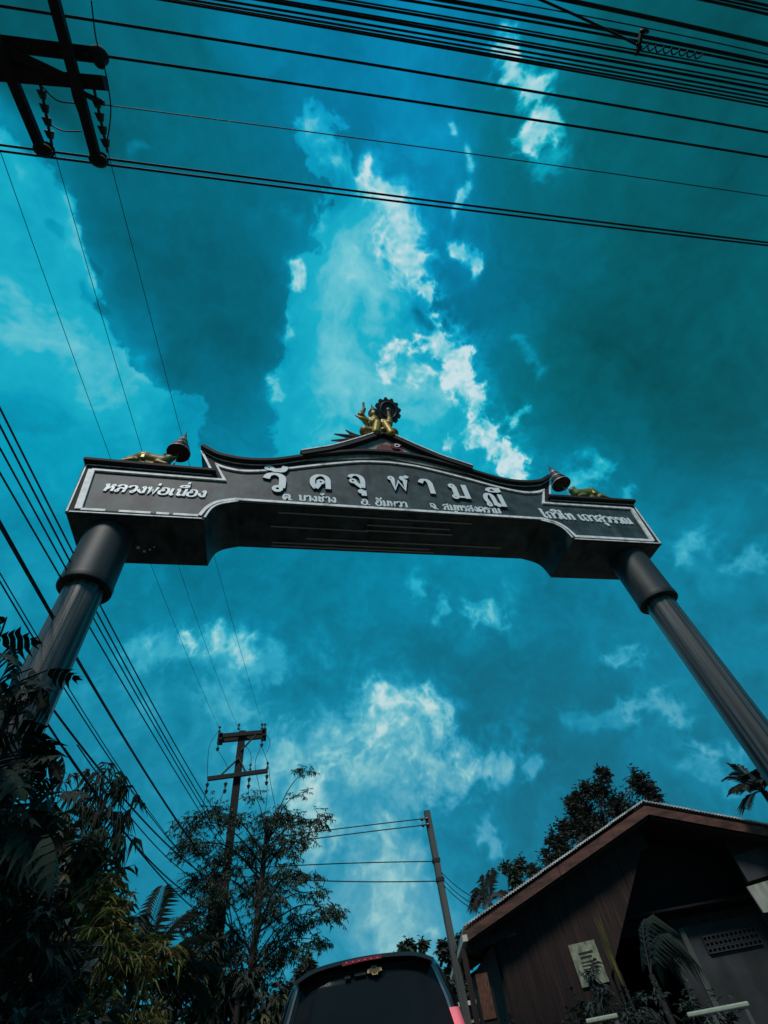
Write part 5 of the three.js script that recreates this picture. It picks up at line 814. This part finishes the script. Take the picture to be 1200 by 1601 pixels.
// palms
function palm(name, label, base, height, fronds, o) {
  const t = thing(name, label, 'palm', base), r = rng(o.seed);
  if (height > 0.1) part('trunk', tube([V(0, -0.05, 0), V(0.03, height * 0.5, 0), V(0, height, 0)], o.girth, o.girth * 0.7, 9), M.bark, t);
  for (const [az, rise, len, drop] of fronds) {
    const L = new Leaves(o.seed + Math.floor(az * 100)), out = V(Math.sin(az), 0, -Math.cos(az)), pts = []; // az: bearing, 0 straight ahead
    for (let i = 0; i <= 6; i++) { const f = i / 6; pts.push(V(0, height, 0).addScaledVector(out, len * f * Math.cos(rise) * (1 - 0.12 * f)).add(V(0, len * (Math.sin(rise) * f - drop * f * f), 0))); }
    const curve = new THREE.CatmullRomCurve3(pts), n = o.leaflets, tone = tint(r, o.color[Math.floor(r() * o.color.length)], 0.4);
    for (let i = 2; i < n; i++) for (const s of [-1, 1]) {
      const f = i / n, p = curve.getPoint(f), d = curve.getTangent(f), side = d.clone().cross(V(0, 1, 0)).normalize().multiplyScalar(s);
      L.add(p, side.multiplyScalar(0.8).addScaledVector(d, 0.75).add(V(0, o.lift ?? 0.1, 0)).normalize(), o.len * (0.35 + 0.9 * Math.sin(Math.PI * Math.min(0.97, f * 0.85 + 0.12))) * (0.85 + 0.3 * r()), o.wid, tone.map((q) => q * (0.8 + 0.4 * r())), o.hang);
    }
    const fr = L.mesh('frond', t); part('midrib', tube(pts, o.rib ?? 0.014, 0.004, 5, 14), o.ribMat ?? M.bark, fr);
  }
  return t;
}
palm('feather_palm', 'feathery palm with arching fronds between the drooping tree and the pole', [-1.62, 0, -9.4], 2.15, [[0.2, 1.25, 1.9, 0.3], [0.75, 1.05, 1.85, 0.4], [1.2, 0.8, 1.6, 0.4], [1.6, 0.45, 1.4, 0.35], [-0.4, 1.2, 1.6, 0.4], [-1.1, 0.95, 1.5, 0.5], [2.2, 0.7, 1.2, 0.4], [2.8, 1.0, 1.3, 0.5], [-1.9, 0.9, 1.3, 0.5], [1.35, 0.15, 1.3, 0.3], [0.9, 0.25, 1.2, 0.2], [-2.6, 1.1, 1.3, 0.5]],
  { seed: 61, girth: 0.07, leaflets: 30, len: 0.38, wid: 0.03, hang: 0.45, color: [[0.03, 0.034, 0.012], [0.02, 0.026, 0.011], [0.055, 0.052, 0.01]] });
palm('coconut_palm', 'palm crown at the right edge above the roof slope', [11.25, 0, -9.95], 4.0, [[-1.9, 0.5, 1.25, 0.5], [-1.3, 0.95, 1.1, 0.45], [-0.7, 1.2, 0.95, 0.22], [-0.1, 1.3, 0.85, 0.2], [0.6, 1.0, 0.9, 0.3], [1.5, 0.8, 0.9, 0.4], [-2.6, 0.6, 0.8, 0.45], [2.6, 0.7, 0.8, 0.4], [-1.5, 0.1, 0.85, 0.45], [-2.2, 0.9, 0.8, 0.4], [-1.0, 0.6, 0.9, 0.4], [0.2, 0.7, 0.8, 0.4]],
  { seed: 62, girth: 0.1, leaflets: 22, len: 0.36, wid: 0.045, hang: 0.25, color: [[0.012, 0.018, 0.012]] });
palm('coconut_palm', 'small palm bending over the lower left end of the roof', [7.35, 0, -18.4], 3.95, [[-1.7, 0.8, 1.0, 0.75], [-1.1, 1.0, 1.05, 0.7], [-0.4, 1.15, 1.0, 0.5], [0.5, 1.25, 1.2, 0.3], [1.1, 1.2, 1.3, 0.25], [1.6, 0.8, 1.0, 0.6], [-2.3, 0.5, 0.9, 0.6], [2.6, 0.7, 0.9, 0.6]],
  { seed: 63, girth: 0.1, leaflets: 22, len: 0.42, wid: 0.05, hang: 0.5, color: [[0.02, 0.028, 0.015]] });
palm('young_coconut', 'young coconut plant with combed arching fronds in front of the house recess', [4.85, 0, -7.4], 1.4, [[1.5, 1.3, 2.1, 0.95], [1.9, 1.1, 1.5, 0.9], [1.2, 1.2, 1.2, 0.9]],
  { seed: 64, girth: 0.05, leaflets: 24, len: 0.27, wid: 0.022, hang: 0.75, lift: -0.25, color: [[0.012, 0.035, 0.026], [0.018, 0.042, 0.03]] });
{
  const t = thing('spiky_plant', 'yellow green spiky plant standing upright before the notice', 'plant', [4.62, 0, -7.72]), L = new Leaves(71), r = rng(72);
  part('stem', tube([V(0, 0, 0), V(0.02, 0.8, 0), V(0, 1.5, 0)], 0.03, 0.018, 7), M.bark, t);
  for (let i = 0; i < 46; i++) { const a = r() * 6.283, y = 1.3 + 0.55 * r(), sp = 0.05 + 0.1 * r(); L.add(V(-0.02 + Math.cos(a) * 0.015, y, Math.sin(a) * 0.015), V(Math.cos(a) * sp - 0.06, 1, Math.sin(a) * sp).normalize(), 0.16 + 0.26 * r(), 0.018, tint(r, [0.11, 0.105, 0.014], 1.0), 0.0); }
  L.mesh('leaves', t);
}
leafyTree('fern_bush', 'dark green ferny bush along the bottom in front of the house', 'bush', null, [4.35, 0, -7.0], [4.35, 0.7, -7.0], [[4.1,1.05,-7.2,0.26],[4.45,1.15,-7.0,0.28],[4.7,1.0,-6.8,0.3],[4.3,0.85,-6.8,0.3],[4.9,0.9,-6.5,0.3],[4.0,1.3,-7.4,0.2],[4.2,1.5,-7.6,0.18]],
  { seed: 73, girth: 0.03, twigs: 50, leaves: 9, len: 0.11, wid: 0.025, hang: 0.3, color: [[0.006, 0.03, 0.018], [0.01, 0.026, 0.014], [0.006, 0.014, 0.01]], deep: 0.3 });
leafyTree('fern_bush', 'dark weedy bush with pale flecks at the foot of the brown wall', 'bush', null, [4.6, 0, -9.6], [4.6, 0.6, -9.6], [[4.2,0.95,-9.8,0.35],[4.6,1.0,-9.6,0.35],[4.9,1.2,-9.4,0.3],[3.9,1.1,-10,0.3],[5.2,1.0,-9.3,0.3]],
  { seed: 74, girth: 0.03, twigs: 34, leaves: 8, len: 0.12, wid: 0.04, hang: 0.3, color: [[0.012, 0.016, 0.01], [0.02, 0.016, 0.012]], deep: 0.4 });

renderer.render(scene, camera);
